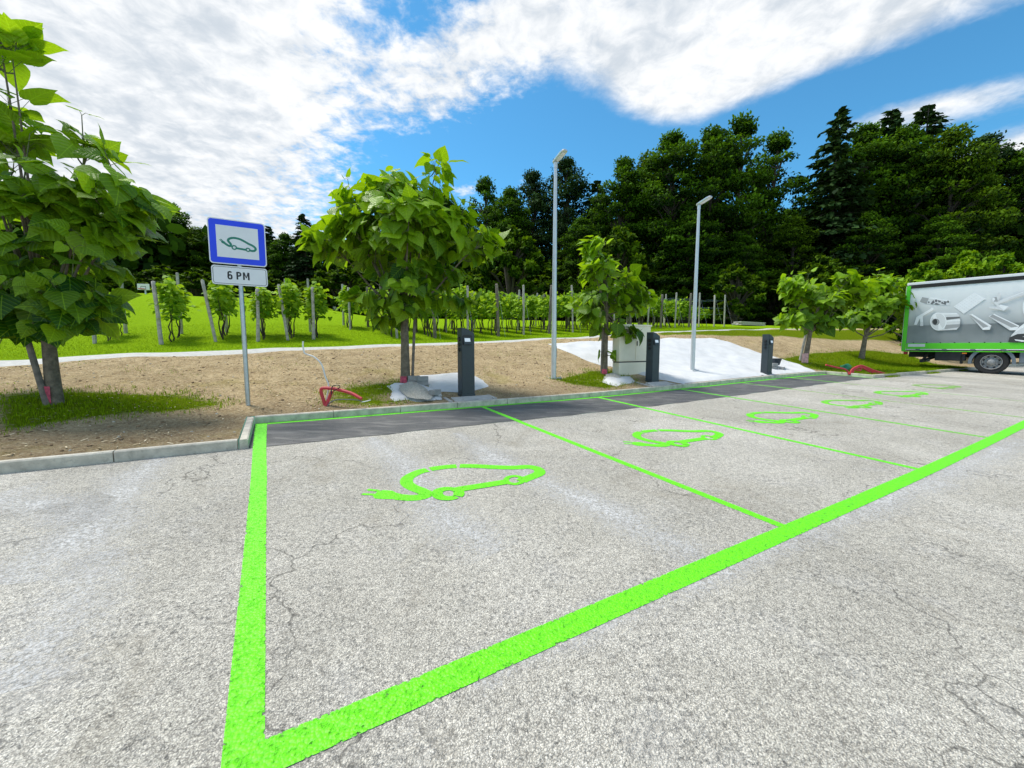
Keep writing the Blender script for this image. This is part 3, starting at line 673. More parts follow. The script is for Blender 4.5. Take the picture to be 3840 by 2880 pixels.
# --- charging stations
CH = [(1733.5, 1493, 1228, 1781, 1717.5, 'dark grey charging station nearest the round-crowned tree, its screen facing the bays'),
      (2443.8, 1438.6, 1245, 2473, 2424, 'dark grey charging station in front of the pale cabinet'),
      (2876.7, 1406.4, 1253, 2889, 2847, 'dark grey charging station at the edge of the big white sheet, beside the tub')]
CHB = []
def charger(px, py, ptop, pr, plft, label):
    c0 = Vector(march(px, py)); Hh = hfor(c0, ptop)
    if not CHB:
        Wd = solve(lambda w: proj(c0 + EU3 * w)[0], pr, .05, .8); Dd = solve(lambda d: -proj(c0 + EB3 * d)[0], -plft, .02, .8); CHB.append((Wd, Dd)); print('charger', Wd, Dd, Hh)
    Wd, Dd = CHB[0]; Wd = max(Wd, .2); Dd = max(Dd, .16); Hh = CHB[0][2] if len(CHB[0]) > 2 else Hh
    print('charger h', Hh, 'ub', ub(c0.x, c0.y))
    ctr = c0 + EU3 * Wd / 2 + EB3 * Dd / 2
    t = thing('charging_station', label, 'charging station', ctr, (0, 0, YAW), 'charging stations along the kerb')
    w = Wd / 2; d = Dd / 2
    prof = [(-w, .075), (w, .075), (w, Hh - .135)] + [(w - .05 + .05 * math.cos(a), Hh - .135 + .06 * math.sin(a)) for a in np.linspace(.3, 1.35, 5)] + [(-w * .2, Hh - .02), (-w, Hh)]
    p = MB(); p.prism(prof, -d, d, FL); bd = p.build('body', M_ANTH, t)
    bm = bmesh.new(); bm.from_mesh(bd.data); bmesh.ops.bevel(bm, geom=[e for e in bm.edges], offset=.006, segments=2, affect='EDGES'); bm.to_mesh(bd.data); bm.free()
    MB().box((0, 0, -.01), (Wd + .012, Dd + .012, .17), bev=.005).build('plinth', M_ANTH, t)
    MB().box((0, 0, -.12), (Wd * 1.25, Dd * 1.4, .12)).build('foot', M_BLACK, t)
    zt = Hh - .135; x0, x1 = -w + Wd * .07, -w + Wd * .80
    p = MB(); p.prism(rrect(x0, zt - .185, x1, zt, .03), d - .002, d + .005, FL); bz = p.build('screen_bezel', M_BLACK, t)
    xm0, xm1 = x0 + .016, x1 - .03
    mb = MB(); mb.add([(xm0, -d - .006, zt - .175), (xm1 + .014, -d - .006, zt - .175), (xm1, -d - .006, zt - .04), (xm0, -d - .006, zt - .04), (xm0, -d - .040, zt - .172), (xm1 + .014, -d - .040, zt - .172), (xm1, -d - .012, zt - .04), (xm0, -d - .012, zt - .04)],
               [(3, 2, 1, 0), (4, 5, 6, 7), (0, 1, 5, 4), (1, 2, 6, 5), (2, 3, 7, 6), (3, 0, 4, 7)])
    su = mb.build('screen_unit', M_ANTH, bz)
    def tp(x, s): return (x, -d - .040 + .028 * s - .0015, zt - .172 + .132 * s)
    mesh_obj('display', [tp(xm0 + .018, .38), tp(xm1 - .012, .38), tp(xm1 - .016, .86), tp(xm0 + .018, .86)], [(0, 1, 2, 3)], M_SCREEN, bz)
    p = MB(); p.prism(rrect(x0 + .004, zt - .42, x1, zt - .22, .02), d - .002, d + .0025, FL); p.build('service_panel', M_ANTH, t)
    for q, (zz_, r) in enumerate(((Hh - .21, .046), (Hh - .31, .036), (Hh - .40, .036))):
        mb = MB(); mb.tube([(-w + .002, 0, zz_), (-w - .022, 0, zz_)], [r, r * .92], 18); sk = mb.build('socket', M_BLACK, t, True)
        MB().tube([(-w - .022, 0, zz_), (-w - .030, 0, zz_ - .003)], [r * .62, r * .55], 14).build('socket_lid', M_BLACK, sk, True)
    # the pad it stands on
    u0, b0 = ub(ctr.x, ctr.y)
    return u0, b0
PADS = [charger(*a) for a in CH]
PL_ = ['pale concrete pad at the foot of the charging station by the round-crowned tree', 'pale concrete pad at the foot of the charging station in front of the cabinet', 'pale concrete pad at the foot of the charging station on the white sheet']
for (u0, b0), lb in zip(PADS, PL_):
    bb1 = b0 + .22
    o = gpt(u0, .09); t = thing('concrete_pad', lb, 'concrete pad', o, (0, 0, YAW), 'concrete pads under the charging stations')
    z = HKERB - .005; g0 = lot(o.x, o.y) - o.z + z
    rise = gpt(u0, b0).z - o.z
    def slabv(x0, x1, y0, y1, top, bot): return MB().add([(x, y, (g0 if y < .2 else rise + .012) + dz) for x in (x0, x1) for y in (y0, y1) for dz in (bot, top)], [(0, 1, 3, 2), (4, 6, 7, 5), (0, 4, 5, 1), (2, 3, 7, 6), (0, 2, 6, 4), (1, 5, 7, 3)])
    slabv(-.36, .40, 0, max(.2, b0 - .09 - .12), .004, -.2).build('slab', M_CONC, t)
    for xs in (-.44, .44): slabv(xs - .035, xs + .035, 0, b0 + .2, .02, -.2).build('edging', M_CONC, t)
    slabv(-.40, .40, b0 + .17, b0 + .23, .02, -.2).build('edging', M_CONC, t)
    slabv(-.40, .40, max(.2, b0 - .20), b0 + .17, -.03, -.2).build('pit_floor', M_DARKM, t)

# --- lamp posts
for (px, py, ptop, lb) in ((2076, 1417, 606, 'tall silver lamp post rising from the bare soil, head against blue sky'), (2595.5, 1391, 767, 'silver lamp post standing through the big white sheet')):
    bs_ = Vector(march(px, py)); Hh = hfor(bs_, ptop); r0 = .0058 * depth(bs_) if False else .062; print('lamp', Hh, depth(bs_))
    t = thing('lamp_post', lb, 'lamp post', bs_, (0, 0, YAW), 'silver lamp posts on the bank')
    MB().tube([(0, 0, -.3), (0, 0, .3), (0, 0, Hh - .12)], [.066, .064, .038], 20).build('pole', M_LAMP, t, True)
    fl = MB().box((0, 0, .0), (.30, .30, .022), bev=.004).build('base_flange', M_GALV, t)
    for a in (-1, 1):
        for c in (-1, 1): MB().tube([(a * .115, c * .115, .01), (a * .115, c * .115, .045)], .014, 6).build('anchor_bolt', M_GALV, fl)
    MB().tube([(0, 0, Hh - .14), (0, 0, Hh - .02)], [.044, .044], 18).build('collar', M_LAMP, t, True)
    # flat head pointing out over the bays, tilted up a little
    R_ = Matrix.Translation((0, 0, Hh)) @ Matrix.Rotation(math.radians(-15), 4, 'X')
    sec = [(-.5, 0), (-.48, .045), (-.2, .075), (.2, .075), (.48, .045), (.5, 0), (.42, -.022), (-.42, -.022)]
    st = [(.09, .10, .55), (.07, .13, .9), (-.05, .15, 1), (-.38, .19, .95), (-.50, .17, .75), (-.535, .12, .45)]
    vs = []; n = len(sec)
    for y, w, h in st: vs += [R_ @ Vector((a * w * .8, y * .72, b * h * .8)) for a, b in sec]
    fs = [(i * n + k, i * n + (k + 1) % n, (i + 1) * n + (k + 1) % n, (i + 1) * n + k) for i in range(len(st) - 1) for k in range(n)] + [tuple(range(n)), tuple(range((len(st) - 1) * n, len(st) * n))[::-1]]
    hd = MB().add(vs, fs).build('lamp_head', M_LAMP, t, True)
    MB().box((0, -.22, -.020), (.10, .20, .008), M=R_).build('led_panel', M_SCREEN if False else M_SIGNW, hd)
    MB().box((.064, -.005, .62), (.004, .05, .28), bev=.001).build('service_door', M_LAMP, t)

# --- cabinet
c0 = Vector(march(2320.6, 1410)); Hh = hfor(c0, 1215); Wd = solve(lambda w: proj(c0 + EU3 * w + Vector((0, 0, Hh)))[0], 2441, .2, 3); Dd = solve(lambda d: -proj(c0 + EB3 * d)[0], -2294, .05, 2)
print('cabinet', Wd, Dd, Hh)
t = thing('service_cabinet', 'pale grey-green electrical cabinet on a plinth behind the small tree', 'cabinet', c0 + EU3 * Wd / 2 + EB3 * Dd / 2, (0, 0, YAW))
hb = hfor(c0, 1359)
MB().box((0, 0, hb / 2 - .12), (Wd - .02, Dd - .02, hb + .22), bev=.008).build('plinth', M_CAB, t)
MB().box((0, 0, hb + .006), (Wd - .035, Dd - .035, .03)).build('shadow_gap', M_DARKM, t)
bd = MB().box((0, 0, hb + .02 + (Hh - hb - .06) / 2), (Wd, Dd, Hh - hb - .06), bev=.008).build('body', M_CAB, t)
MB().box((0, 0, Hh - .02), (Wd + .05, Dd + .05, .045), bev=.012).build('lid', M_CAB, t)
for s in (-1, 1):
    dr = MB().box((s * Wd / 4, -Dd / 2 - .004, (Hh + hb) / 2 - .02), (Wd / 2 - .03, .012, Hh - hb - .14), bev=.003).build('door', M_CAB, t)
    if s > 0: MB().box((-s * -.05 - .0, -Dd / 2 - .016, (Hh + hb) / 2), (.025, .02, .12), bev=.004).build('handle', M_BLACK, dr)

# --- fleece sheets, spread over the ground
def drape(name, px_poly, mat, off=.02, step=.12, wr=.012, parent=None, bulge=None, uvpoly=None):
    P = uvpoly if uvpoly is not None else np.array([ub(*march(*p)[:2]) for p in px_poly])
    D = []
    for i in range(len(P)):
        a, c = P[i], P[(i + 1) % len(P)]; n = max(1, int(np.linalg.norm(c - a) / step))
        for k in range(n):
            q = a + (c - a) * k / n; D.append(q + .008 * np.array([math.sin(37 * q[0] + 11 * q[1]), math.cos(29 * q[1] - 17 * q[0])]))
    D = np.array(D); rnd = random.Random(5)
    pts = [Vector(q) for q in D]; n0 = len(pts)
    for u in np.arange(D[:, 0].min(), D[:, 0].max(), step):
        for b in np.arange(D[:, 1].min(), D[:, 1].max(), step):
            q = (u + rnd.uniform(-.3, .3) * step, b + rnd.uniform(-.3, .3) * step)
            if sdist(np.array([q[0]]), np.array([q[1]]), P)[0] > step * .45: pts.append(Vector(q))
    vs, _, fs, *_ = delaunay_2d_cdt(pts, [(i, (i + 1) % n0) for i in range(n0)], [list(range(n0))], 1, 1e-5)
    out = []
    U_ = np.array([v.x for v in vs]); B_ = np.array([v.y for v in vs]); d = np.clip(sdist(U_, B_, P), 0, 9)
    X, Y = xy(U_, B_); Z = ground(X, Y) + off * ss(d / .12) + .004
    fold = np.abs(np.sin(2.1 * U_ + 1.1 * B_ + .9 * np.sin(B_ * 1.3))) ** 6 * .6 + np.abs(np.sin(3.3 * B_ - 2.2 * U_ + np.sin(1.7 * U_) * 1.3)) ** 5 * .6 + .4 * vnoise(U_, B_, 5)
    sx_ = (U_ * .55 + B_ * .83 + .06 * np.sin(U_ * 2.3)) / 1.15; Z = Z + (.9 * wr * np.clip(1 - (sx_ - np.floor(sx_)) * 5, 0, 1) * ss(d / .3) if wr < .04 else 0)
    Z = Z + wr * fold * ss(d / .15) + (bulge(U_, B_) if bulge else 0)
    return mesh_obj(name, np.stack([X, Y, Z], 1), [tuple(f) for f in fs], mat, parent, smooth=True)
big = [(2054, 1290), (2150, 1283), (2265, 1280), (2380, 1276), (2477, 1271), (2515, 1267), (2560, 1271), (2660, 1268), (2720, 1280), (2780, 1300), (2849, 1327), (2930, 1346), (3000, 1369), (3070, 1398)]
bu = [ub(*march(*p)[:2]) for p in big]
low = [(2565, 1440), (2473, 1424), (2400, 1405), (2290, 1375), (2252, 1371), (2179, 1343), (2114, 1315)]
lu = [ub(*march(*p)[:2]) for p in low]
kbe = [(u, .10) for u in np.linspace(15.6, lu[0][0] + .1, 6)]
o = drape('fleece_sheet', None, M_FLEECE, .03, .12, .026, uvpoly=np.array(bu + kbe + lu)); tag(o, 'huge white fleece sheet covering the bank around the second lamp post', 'ground sheet')
o = drape('fleece_sheet', [(1543, 1411), (1600, 1407), (1645, 1404), (1717, 1398), (1781, 1411), (1812, 1428), (1833, 1449), (1781, 1464), (1715, 1472), (1634, 1469), (1605, 1448), (1570, 1430)], M_FLEECE, .03, .10, .02)
tag(o, 'small white fleece sheet lying behind the nearest charging station', 'ground sheet')
# sand sacks: slit white sack with a heap of gravel
def sack(poly, heap, lb, hh):
    t0 = march(*heap[0]); t = thing('open_sack', lb, 'sack', (0, 0, 0), group=None)
    c = ub(t0[0], t0[1]); e = ub(*march(*heap[1])[:2]); f_ = ub(*march(*heap[2])[:2]); ru = abs(e[0] - c[0]); rb = max(abs(f_[1] - c[1]), .15)
    bl = lambda U_, B_: hh * .3 * np.exp(-((U_ - c[0]) / ru) ** 2 - ((B_ - c[1]) / rb) ** 2) * 1.2
    s1 = drape('sack_cloth', poly, M_FLEECE, .04, .05, .045, t, None)
    vs = []; fs = []; nr, na = 7, 22; rn = random.Random(3)
    for i in range(nr + 1):
        for k in range(na):
            r = i / nr; a = 2 * math.pi * k / na; j = 1 + rn.uniform(-.08, .08)
            u, b = c[0] + ru * 1.0 * r * math.cos(a) * j, c[1] + rb * 1.0 * r * math.sin(a) * j; x, y = xy(u, b)
            vs.append((x, y, gz(x, y) + .06 + hh * math.cos(r * math.pi / 2) ** 1.3 + rn.uniform(-.008, .008)))
    for i in range(nr):
        for k in range(na): fs.append((i * na + k, i * na + (k + 1) % na, (i + 1) * na + (k + 1) % na, (i + 1) * na + k))
    mesh_obj('gravel_heap', vs, fs, M_GRAVEL, t, smooth=True)
sack([(1451, 1447), (1500, 1446), (1545, 1440), (1590, 1446), (1625, 1463), (1655, 1474), (1657, 1500), (1610, 1504), (1560, 1508), (1525, 1500), (1478, 1505), (1463, 1490), (1472, 1470)], [(1558, 1480), (1615, 1480), (1558, 1448)], 'white sack spread open under a heap of gravel by the round-crowned tree', .15)
sack([(2256, 1432), (2268, 1412), (2290, 1402), (2325, 1412), (2362, 1410), (2381, 1432), (2340, 1442), (2312, 1449), (2280, 1442)], [(2308, 1424), (2335, 1424), (2308, 1408)], 'small crumpled white sack of sand at the foot of the small tree', .09)
def paver(px, py, yaw, lb, up=0, s=1.0, grp='loose grey paving blocks'):
    p = Vector(march(px, py)); t = MB().box((0, 0, .04 * s), (.20 * s, .10 * s, .08 * s), bev=.005).build('paving_block', M_PAVER); t.location = p + Vector((0, 0, up)); t.rotation_euler = (0, 0, yaw); tag(t, lb, 'paving block', grp)
paver(1552, 1444, YAW + .1, 'grey paving block on the ground behind the gravel sack, next to the trunk', s=1.15); paver(1583, 1446, YAW - .1, 'grey paving block on the ground, the right one of the pair behind the gravel sack', s=1.15)
paver(1553, 1444, YAW - .2, 'grey paving block stacked on top next to the pink wrapped trunk', .093, s=1.15); paver(1583, 1446, YAW + .25, 'grey paving block stacked on top, the one nearer the nearest charging station', .093, s=1.15)
paver(1632, 1492, YAW + .6, 'single grey paving block lying on the edge of the gravel sack', .06, s=1.1)
paver(2905, 1386, YAW + .1, 'grey paving block under the black tub beside the white-sheet charging station', s=1.3); paver(2932, 1388, YAW + .3, 'grey paving block lying flat at the right of the tub', s=1.3); paver(2900, 1386, YAW - .1, 'upper grey paving block stacked under the black tub', .105, s=1.3)
p = Vector(march(2908, 1380)) + Vector((0, 0, .1))
t = thing('mortar_tub', 'black tub of sand behind the white-sheet charging station', 'tub', p)
mb = MB(); ring = lambda r, z, n=22: [(r * math.cos(2 * math.pi * k / n), r * math.sin(2 * math.pi * k / n), z) for k in range(n)]
vs = ring(.11, 0) + ring(.165, .2) + ring(.185, .205) + ring(.185, .225) + ring(.16, .225) + ring(.11, .03); n = 22
mb.add(vs, [(i * n + k, i * n + (k + 1) % n, (i + 1) * n + (k + 1) % n, (i + 1) * n + k) for i in range(5) for k in range(n)] + [tuple(range(n))[::-1], tuple(range(5 * n, 6 * n))]); mb.build('tub_shell', M_TUB, t, True)
mb = MB(); mb.add(ring(.158, .20) + ring(.08, .24) + [(0, 0, .25)], [(k, (k + 1) % n, n + (k + 1) % n, n + k) for k in range(n)] + [(n + k, n + (k + 1) % n, 2 * n) for k in range(n)]); mb.build('sand', M_GRAVEL, t, True)

# --- cable conduits
zc_ = depth(march(1221, 1520))
def hose(name, pts, r, mat, lb, cat, z=None, ridges=False, grp=None, n=9):
    Q = spline([np.array(at(p[0], p[1], p[2] if len(p) > 2 else z)) for p in pts], 7); Q = [Vector(q) for q in Q]
    o = MB().tube(Q, r, n).build(name, mat, None, True); tag(o, lb, cat, grp); return o
zc = zc_
hose('conduit', [(1222, 1540), (1219, 1520), (1211, 1493), (1204, 1468), (1207, 1457), (1219, 1455), (1245, 1457), (1270, 1461.5), (1317, 1475, zc - .02), (1356, 1496, zc - .06)], .026, M_RED, 'red plastic conduit bent over in a loop beside the kerb', 'conduit', zc)
hose('conduit', [(1221, 1538, zc - .02), (1225, 1518, zc - .02), (1235, 1492), (1245, 1467)], .025, M_RED, 'short straight stub of red conduit with a cable coming out, inside the loop', 'conduit', zc + .02)
hose('cable', [(1224, 1500), (1230, 1466), (1231.5, 1441), (1220, 1412), (1206, 1367), (1180, 1340), (1158, 1331), (1143, 1325), (1138.5, 1313), (1136, 1296), (1136.5, 1280)], .012, M_WHITEC, 'white cable curving up out of the red conduit', 'cable', zc + .04)
hose('cable', [(1243, 1480), (1243, 1462), (1247, 1449), (1262, 1444), (1273, 1446), (1274, 1452), (1262, 1460), (1250, 1467)], .007, M_BLACK, 'black cable curled in a small loop over the red conduits', 'cable', zc - .02)
hose('cable', [(1229, 1522), (1240, 1508), (1262, 1499), (1300, 1498), (1340, 1500), (1362, 1508)], .009, M_GREYC, 'grey cable arching low under the red loop', 'cable', zc - .04)
hose('cable', [(1358, 1507), (1372, 1505), (1390, 1500)], .008, M_WHITEC, 'short pale cable end lying at the tip of the red loop', 'cable', zc - .08)
for k, (P, lb, m) in enumerate([([(3097, 1368), (3136, 1378), (3166, 1384), (3178, 1392), (3184, 1404)], 'dull red conduit curving left out of the ground by the far kerb', M_RED),
        ([(3188, 1404), (3192, 1390), (3202, 1381), (3217, 1377), (3228, 1380), (3226, 1388), (3212, 1388)], 'red conduit curled into a hook next to the green net', M_RED),
        ([(3189, 1404), (3196, 1385), (3215, 1374), (3231, 1371), (3256, 1380), (3283, 1391), (3330, 1403)], 'topmost of the bundled red conduits lying towards the truck', M_RED),
        ([(3193, 1404), (3205, 1383), (3222, 1376), (3250, 1383), (3275, 1394), (3318, 1405)], 'middle one of the bundled red conduits lying towards the truck', M_RED),
        ([(3186, 1404), (3200, 1387), (3226, 1377), (3246, 1386), (3268, 1397), (3305, 1406)], 'lowest of the bundled red conduits lying towards the truck', M_RED)]):
    zf = depth(march(3187, 1404)); hose('conduit', [(a, b, zf + (.05 if a < 3180 else (a - 3187) * .0018)) for a, b in P], .026, m, lb, 'conduit', zf, grp=None)
P = np.array([ub(*march(*p)[:2]) for p in [(3150, 1372), (3180, 1370), (3196, 1374), (3190, 1386), (3172, 1388), (3156, 1382)]])
o = drape('plastic_net', None, M_NETG, .05, .07, .12, uvpoly=P); tag(o, 'scrap of green plastic net between the red conduits', 'net')
# ------------------------------------------------------------------ the truck
TAU = Vector((.62, -.785, 0)).normalized(); TY = math.atan2(TAU.y, TAU.x)
tw = Vector(march(3712, 1402, lot))
trk = thing('delivery_truck', 'grey curtain-sided truck with bright green frame, backed up to the verge', 'truck', tw, (0, 0, TY))
TW = Matrix.Translation(tw) @ Matrix.Rotation(TY, 4, 'Z'); TI = TW.inverted()
# local frame: x forward, y to the far side, z up; the near side is y = 0
def tp(px, py, y=0.0):
    a = TI @ Vector((0, 0, HC)); r = TI.to_3x3() @ Vector(ray(px, py)); k = (y - a.y) / r.y; q = a + r * k; return q.x, q.z
def r7(x, y): return tp(3240 + x / 2.765, 900 + y / 2.765)
xr, _ = r7(395, 1100); _, zt = r7(1307, 374); _, zw = r7(1307, 406); _, zk = r7(1307, 433); _, zg1 = r7(1307, 1066); _, zg0 = r7(1307, 1131); _, zr0 = r7(1307, 1163)
rad = r7(1307, 1167 + 0)[1] / 2; print('truck', xr, zt, zw, zk, zg1, zg0, zr0, 'wheel r', rad)
rad = .46; XF = 3.35; TB = 2.5
S3 = lambda a, b, d: Vector((a, -d, b))           # picture plane of the near side, d = proud of it
MB().box(((xr + XF) / 2, TB / 2, (zg1 + zw) / 2), (XF - xr - .04, TB - .04, zw - zg1)).build('cargo_box', M_TRUCKW, trk)
MB().box(((xr + XF) / 2, TB / 2, (zt + zw) / 2 + .01), (XF - xr + .02, TB + .03, zt - zw), bev=.02).build('roof_rail', M_TRUCKW, trk)
MB().box(((xr + XF) / 2, -.012, (zw + zk) / 2), (XF - xr - .1, .03, zw - zk + .05), bev=.008).build('curtain_track', M_RUBBER, trk)
# curtain: slightly rippled sheet with a printed grey backdrop
M_CURT, t, b = newmat('printed_grey_curtain'); co = t.coord('Object'); s = t.new('ShaderNodeSeparateXYZ'); t.l.new(co, s.inputs[0])
g = t.smooth(s.outputs[2], zg1 + .1, zk); gx = t.smooth(t.noise(co, .8, 3), .3, .7)
c = t.ramp(g, [(0, (.20, .225, .23)), (.19, (.15, .17, .175)), (.215, (.36, .39, .395)), (.45, (.56, .585, .59)), (1, (.84, .86, .87))])
c = t.mix(t.math('MULTIPLY', gx, .2), c, (.62, .64, .65)); t.l.new(c, b.inputs['Base Color']); b.inputs['Roughness'].default_value = .45
nx_, nz_ = 90, 10; vs = []; fs = []
x0, x1 = xr + .13, XF - .05
for i in range(nx_ + 1):
    for k in range(nz_ + 1):
        x = x0 + (x1 - x0) * i / nx_; q = k / nz_; z = zg1 - .03 + (zk - zg1 + .03) * q
        sag = .018 * abs(math.sin(x * math.pi / .55)) if k == 0 else 0
        vs.append((x, -.006 - .004 * math.sin(x * 9 + q * 2) * (1 - q) - .002 * math.sin(x * 23), z + sag))
for i in range(nx_):
    for k in range(nz_): a = i * (nz_ + 1) + k; fs.append((a, a + nz_ + 1, a + nz_ + 2, a + 1))
cur = mesh_obj('curtain', vs, fs, M_CURT, trk, smooth=True)
# the print: aluminium goods
PG = [simple('print_grey_%s' % n, (v, v * 1.02, v * 1.04), .45, var=.03, nscale=3) for n, v in (('pale', .86), ('light', .70), ('middle', .36), ('dark', .15), ('black', .04))]
pm = MB(); lv = [0]
def shape(P, m, d=None):
    lv[0] += 1; dd = .0135 + lv[0] * .00045
    Q = [r7(*p) for p in P]; pm.add([S3(a, b_, dd) for a, b_ in Q], [tuple(range(len(Q)))], m)
def ell(cx, cy, rx, ry, n=26): return [(cx + rx * math.cos(2 * math.pi * k / n), cy + ry * math.sin(2 * math.pi * k / n)) for k in range(n)]
shape([(580, 640), (605, 592), (690, 594), (895, 628), (885, 680), (760, 668), (650, 662)], 1); shape([(690, 594), (895, 628), (892, 640), (672, 606)], 0); shape([(580, 640), (605, 592), (672, 606), (650, 662)], 2)
for cx, cy, r in ((672, 645, 9), (748, 630, 14), (812, 652, 11), (872, 640, 12)): shape(ell(cx, cy, r, r), 3)
for P in ([(690, 660), (720, 622), (735, 648), (705, 668)], [(730, 664), (748, 650), (790, 668), (760, 672)], [(765, 622), (800, 632), (795, 645), (772, 645)], [(820, 664), (835, 636), (852, 640), (850, 672)], [(825, 634), (860, 638), (856, 650), (838, 650)]): shape(P, 3)
shape([(930, 690), (1145, 545), (1260, 610), (1035, 765)], 0)
for i in range(9):
    for k in range(5):
        a, b_ = (i + .5) / 9, (k + .5) / 5; X = 930 + 215 * a + 105 * b_; Y = 690 - 145 * a + 75 * b_; sg = 1 if (i + k) % 2 else -1
        shape([(X - 7, Y - 2 * sg), (X, Y - 3), (X + 7, Y + 2 * sg), (X, Y + 3)], 1)
shape([(770, 755), (958, 756), (985, 775), (1000, 840), (990, 900), (960, 930), (770, 940)], 1); shape([(770, 755), (958, 756), (978, 770), (800, 775)], 0); shape([(850, 800), (992, 795), (996, 812), (856, 830)], 3); shape([(856, 834), (998, 822), (1000, 840), (858, 848)], 0); shape([(850, 880), (995, 872), (985, 905), (835, 925)], 2)
shape(ell(772, 846, 86, 93), 0); shape(ell(772, 846, 76, 84), 1); shape([(772, 846), (700, 800), (740, 762)], 0); shape([(772, 846), (820, 925), (772, 935)], 0); shape(ell(745, 850, 38, 34), 3); shape(ell(752, 850, 26, 28), 2); shape(ell(740, 848, 22, 28), 4)
shape([(1090, 770), (1120, 765), (1322, 888), (1305, 930), (1232, 933)], 1); shape([(1120, 765), (1322, 888), (1300, 893), (1112, 778)], 0); shape([(1112, 782), (1290, 896), (1240, 912), (1100, 782)], 2); shape([(1232, 912), (1300, 896), (1305, 930), (1232, 933)], 0)
shape([(1290, 790), (1350, 766), (1612, 890), (1580, 936), (1510, 936)], 1); shape([(1335, 772), (1600, 898), (1530, 908), (1305, 795)], 2); shape([(1350, 766), (1612, 890), (1600, 897), (1340, 774)], 0); shape([(1510, 912), (1604, 897), (1580, 936), (1510, 936)], 0)
shape([(1325, 640), (1335, 600), (1375, 590), (1395, 540), (1412, 548), (1400, 610), (1385, 640), (1480, 590), (1640, 530), (1780, 500), (1780, 540), (1560, 600), (1410, 660), (1395, 668), (1500, 688), (1500, 705), (1450, 736), (1380, 720), (1292, 708), (1298, 690), (1380, 692), (1345, 650)], 1)
shape([(1400, 640), (1640, 540), (1700, 525), (1560, 580)], 0); shape([(1335, 600), (1375, 590), (1390, 640), (1350, 640)], 2); shape(ell(1345, 615, 14, 16), 0); shape([(1410, 668), (1500, 690), (1450, 730), (1400, 690)], 0)
shape([(545, 800), (560, 790), (690, 715), (700, 700), (722, 705), (720, 725), (612, 790), (616, 892), (584, 892), (582, 812), (550, 880), (520, 880)], 0); shape([(584, 850), (616, 850), (616, 892), (584, 892)], 1)
shape([(1500, 1050), (1530, 985), (1600, 910), (1690, 845), (2100, 700), (2400, 700), (2400, 1060), (1520, 1062)], 1); shape([(1600, 910), (1690, 845), (2100, 700), (2100, 730), (1700, 880), (1560, 960)], 0); shape([(1494, 1058), (1510, 1010), (1590, 975), (1900, 958), (2200, 960), (2200, 1062), (1500, 1062)], 4)
shape([(1560, 1030), (1660, 1040), (1800, 1030), (1800, 1042), (1640, 1055), (1570, 1042)], 0); shape([(1640, 1000), (1700, 990), (1760, 1010), (1700, 1024)], 2); shape(ell(1760, 700, 115, 150), 0); shape(ell(1775, 700, 100, 135), 1)
o = pm.build('curtain_print', None, cur, mats=PG)
# green frame, drop side, rails
g1 = zg1 - zg0
MB().box((xr + .055, -.008, (zr0 + zw) / 2), (.13, .06, zw - zr0 - .03), bev=.008).build('corner_post', M_TRUCKG, trk)
MB().box((xr - .012, .02, (zg0 + zw) / 2 - .02), (.03, .08, zw - zg0), bev=.006).build('door_edge', M_TRUCKW, trk)
dz = MB(); dz.box(((xr + .13 + 2.05) / 2, -.008, (zg0 + zg1) / 2), (2.05 - xr - .13, .045, g1), bev=.006); ds = dz.build('drop_side', M_TRUCKG, trk)
MB().box((xr + .45, -.034, zg0 + g1 * .62), (.52, .004, g1 * .5)).build('worn_patch', PG[1], ds)
MB().box((2.05 + .06, -.010, (zr0 + zg1) / 2), (.10, .06, zg1 - zr0 + .06), bev=.008).build('stanchion', M_TRUCKG, trk)
MB().box(((2.17 + XF) / 2, -.008, (zg0 + zg1) / 2), (XF - 2.17, .045, g1), bev=.006).build('drop_side', M_TRUCKG, trk)
MB().box(((xr + XF) / 2, -.012, zg0 - .022), (XF - xr - .1, .05, .035), bev=.006).build('side_rail', PG[1], trk)
MB().box(((xr + XF) / 2, -.004, zr0 + .018), (XF - xr - .06, .05, .034), bev=.006).build('side_rail', M_TRUCKG, trk)
x = xr + .5; k = 0
while x < XF - .3:
    MB().box((x, -.026, zg0 - .03), (.14, .05, .05), bev=.008).build('latch', M_GREYP, trk); x += .78
MB().box((xr / 2 + XF / 2, TB / 2, zg0 - .03), (XF - xr - .05, TB - .08, .10)).build('floor_frame', M_DARKM, trk)
x = xr + .35
while x < XF - .1: MB().box((x, -.02, zg1 + .012), (.03, .02, .05), bev=.004).build('strap_hook', M_DARKM, trk); x += .40
mb = MB()
for y in (.75, 1.75): mb.box(((xr + 5.2) / 2, y, zr0 - .12), (5.2 - xr - .3, .09, .24))
mb.build('chassis_rails', M_DARKM, trk)
MB().box((-1.12, .35, .70), (.86, .6, .42), bev=.02).build('side_box', M_DARKM, trk)
ub_ = MB(); ub_.box((-1.95, 1.25, .46), (.10, 2.3, .14), bev=.01); ub_.build('underrun_bar', M_DARKM, trk)
mb = MB()
for y in (.35, 2.1): mb.tube([(-1.80, y, zr0 - .1), (-1.92, y, .5)], .05, 8); mb.tube([(-1.45, y, zr0 - .1), (-1.88, y, .5)], .04, 8)
mb.build('underrun_brackets', M_DARKM, trk)
MB().box((xr + .12, .10, zr0 - .06), (.10, .30, .12), bev=.01).build('tail_light', M_REDL, trk)
MB().box((-.72, -.0, .80), (.13, .03, .05), bev=.008).build('side_marker', M_AMBER, trk)
MB().box((-.80, .3, .55), (.06, .5, .36), bev=.005).build('mud_flap', M_RUBBER, trk)
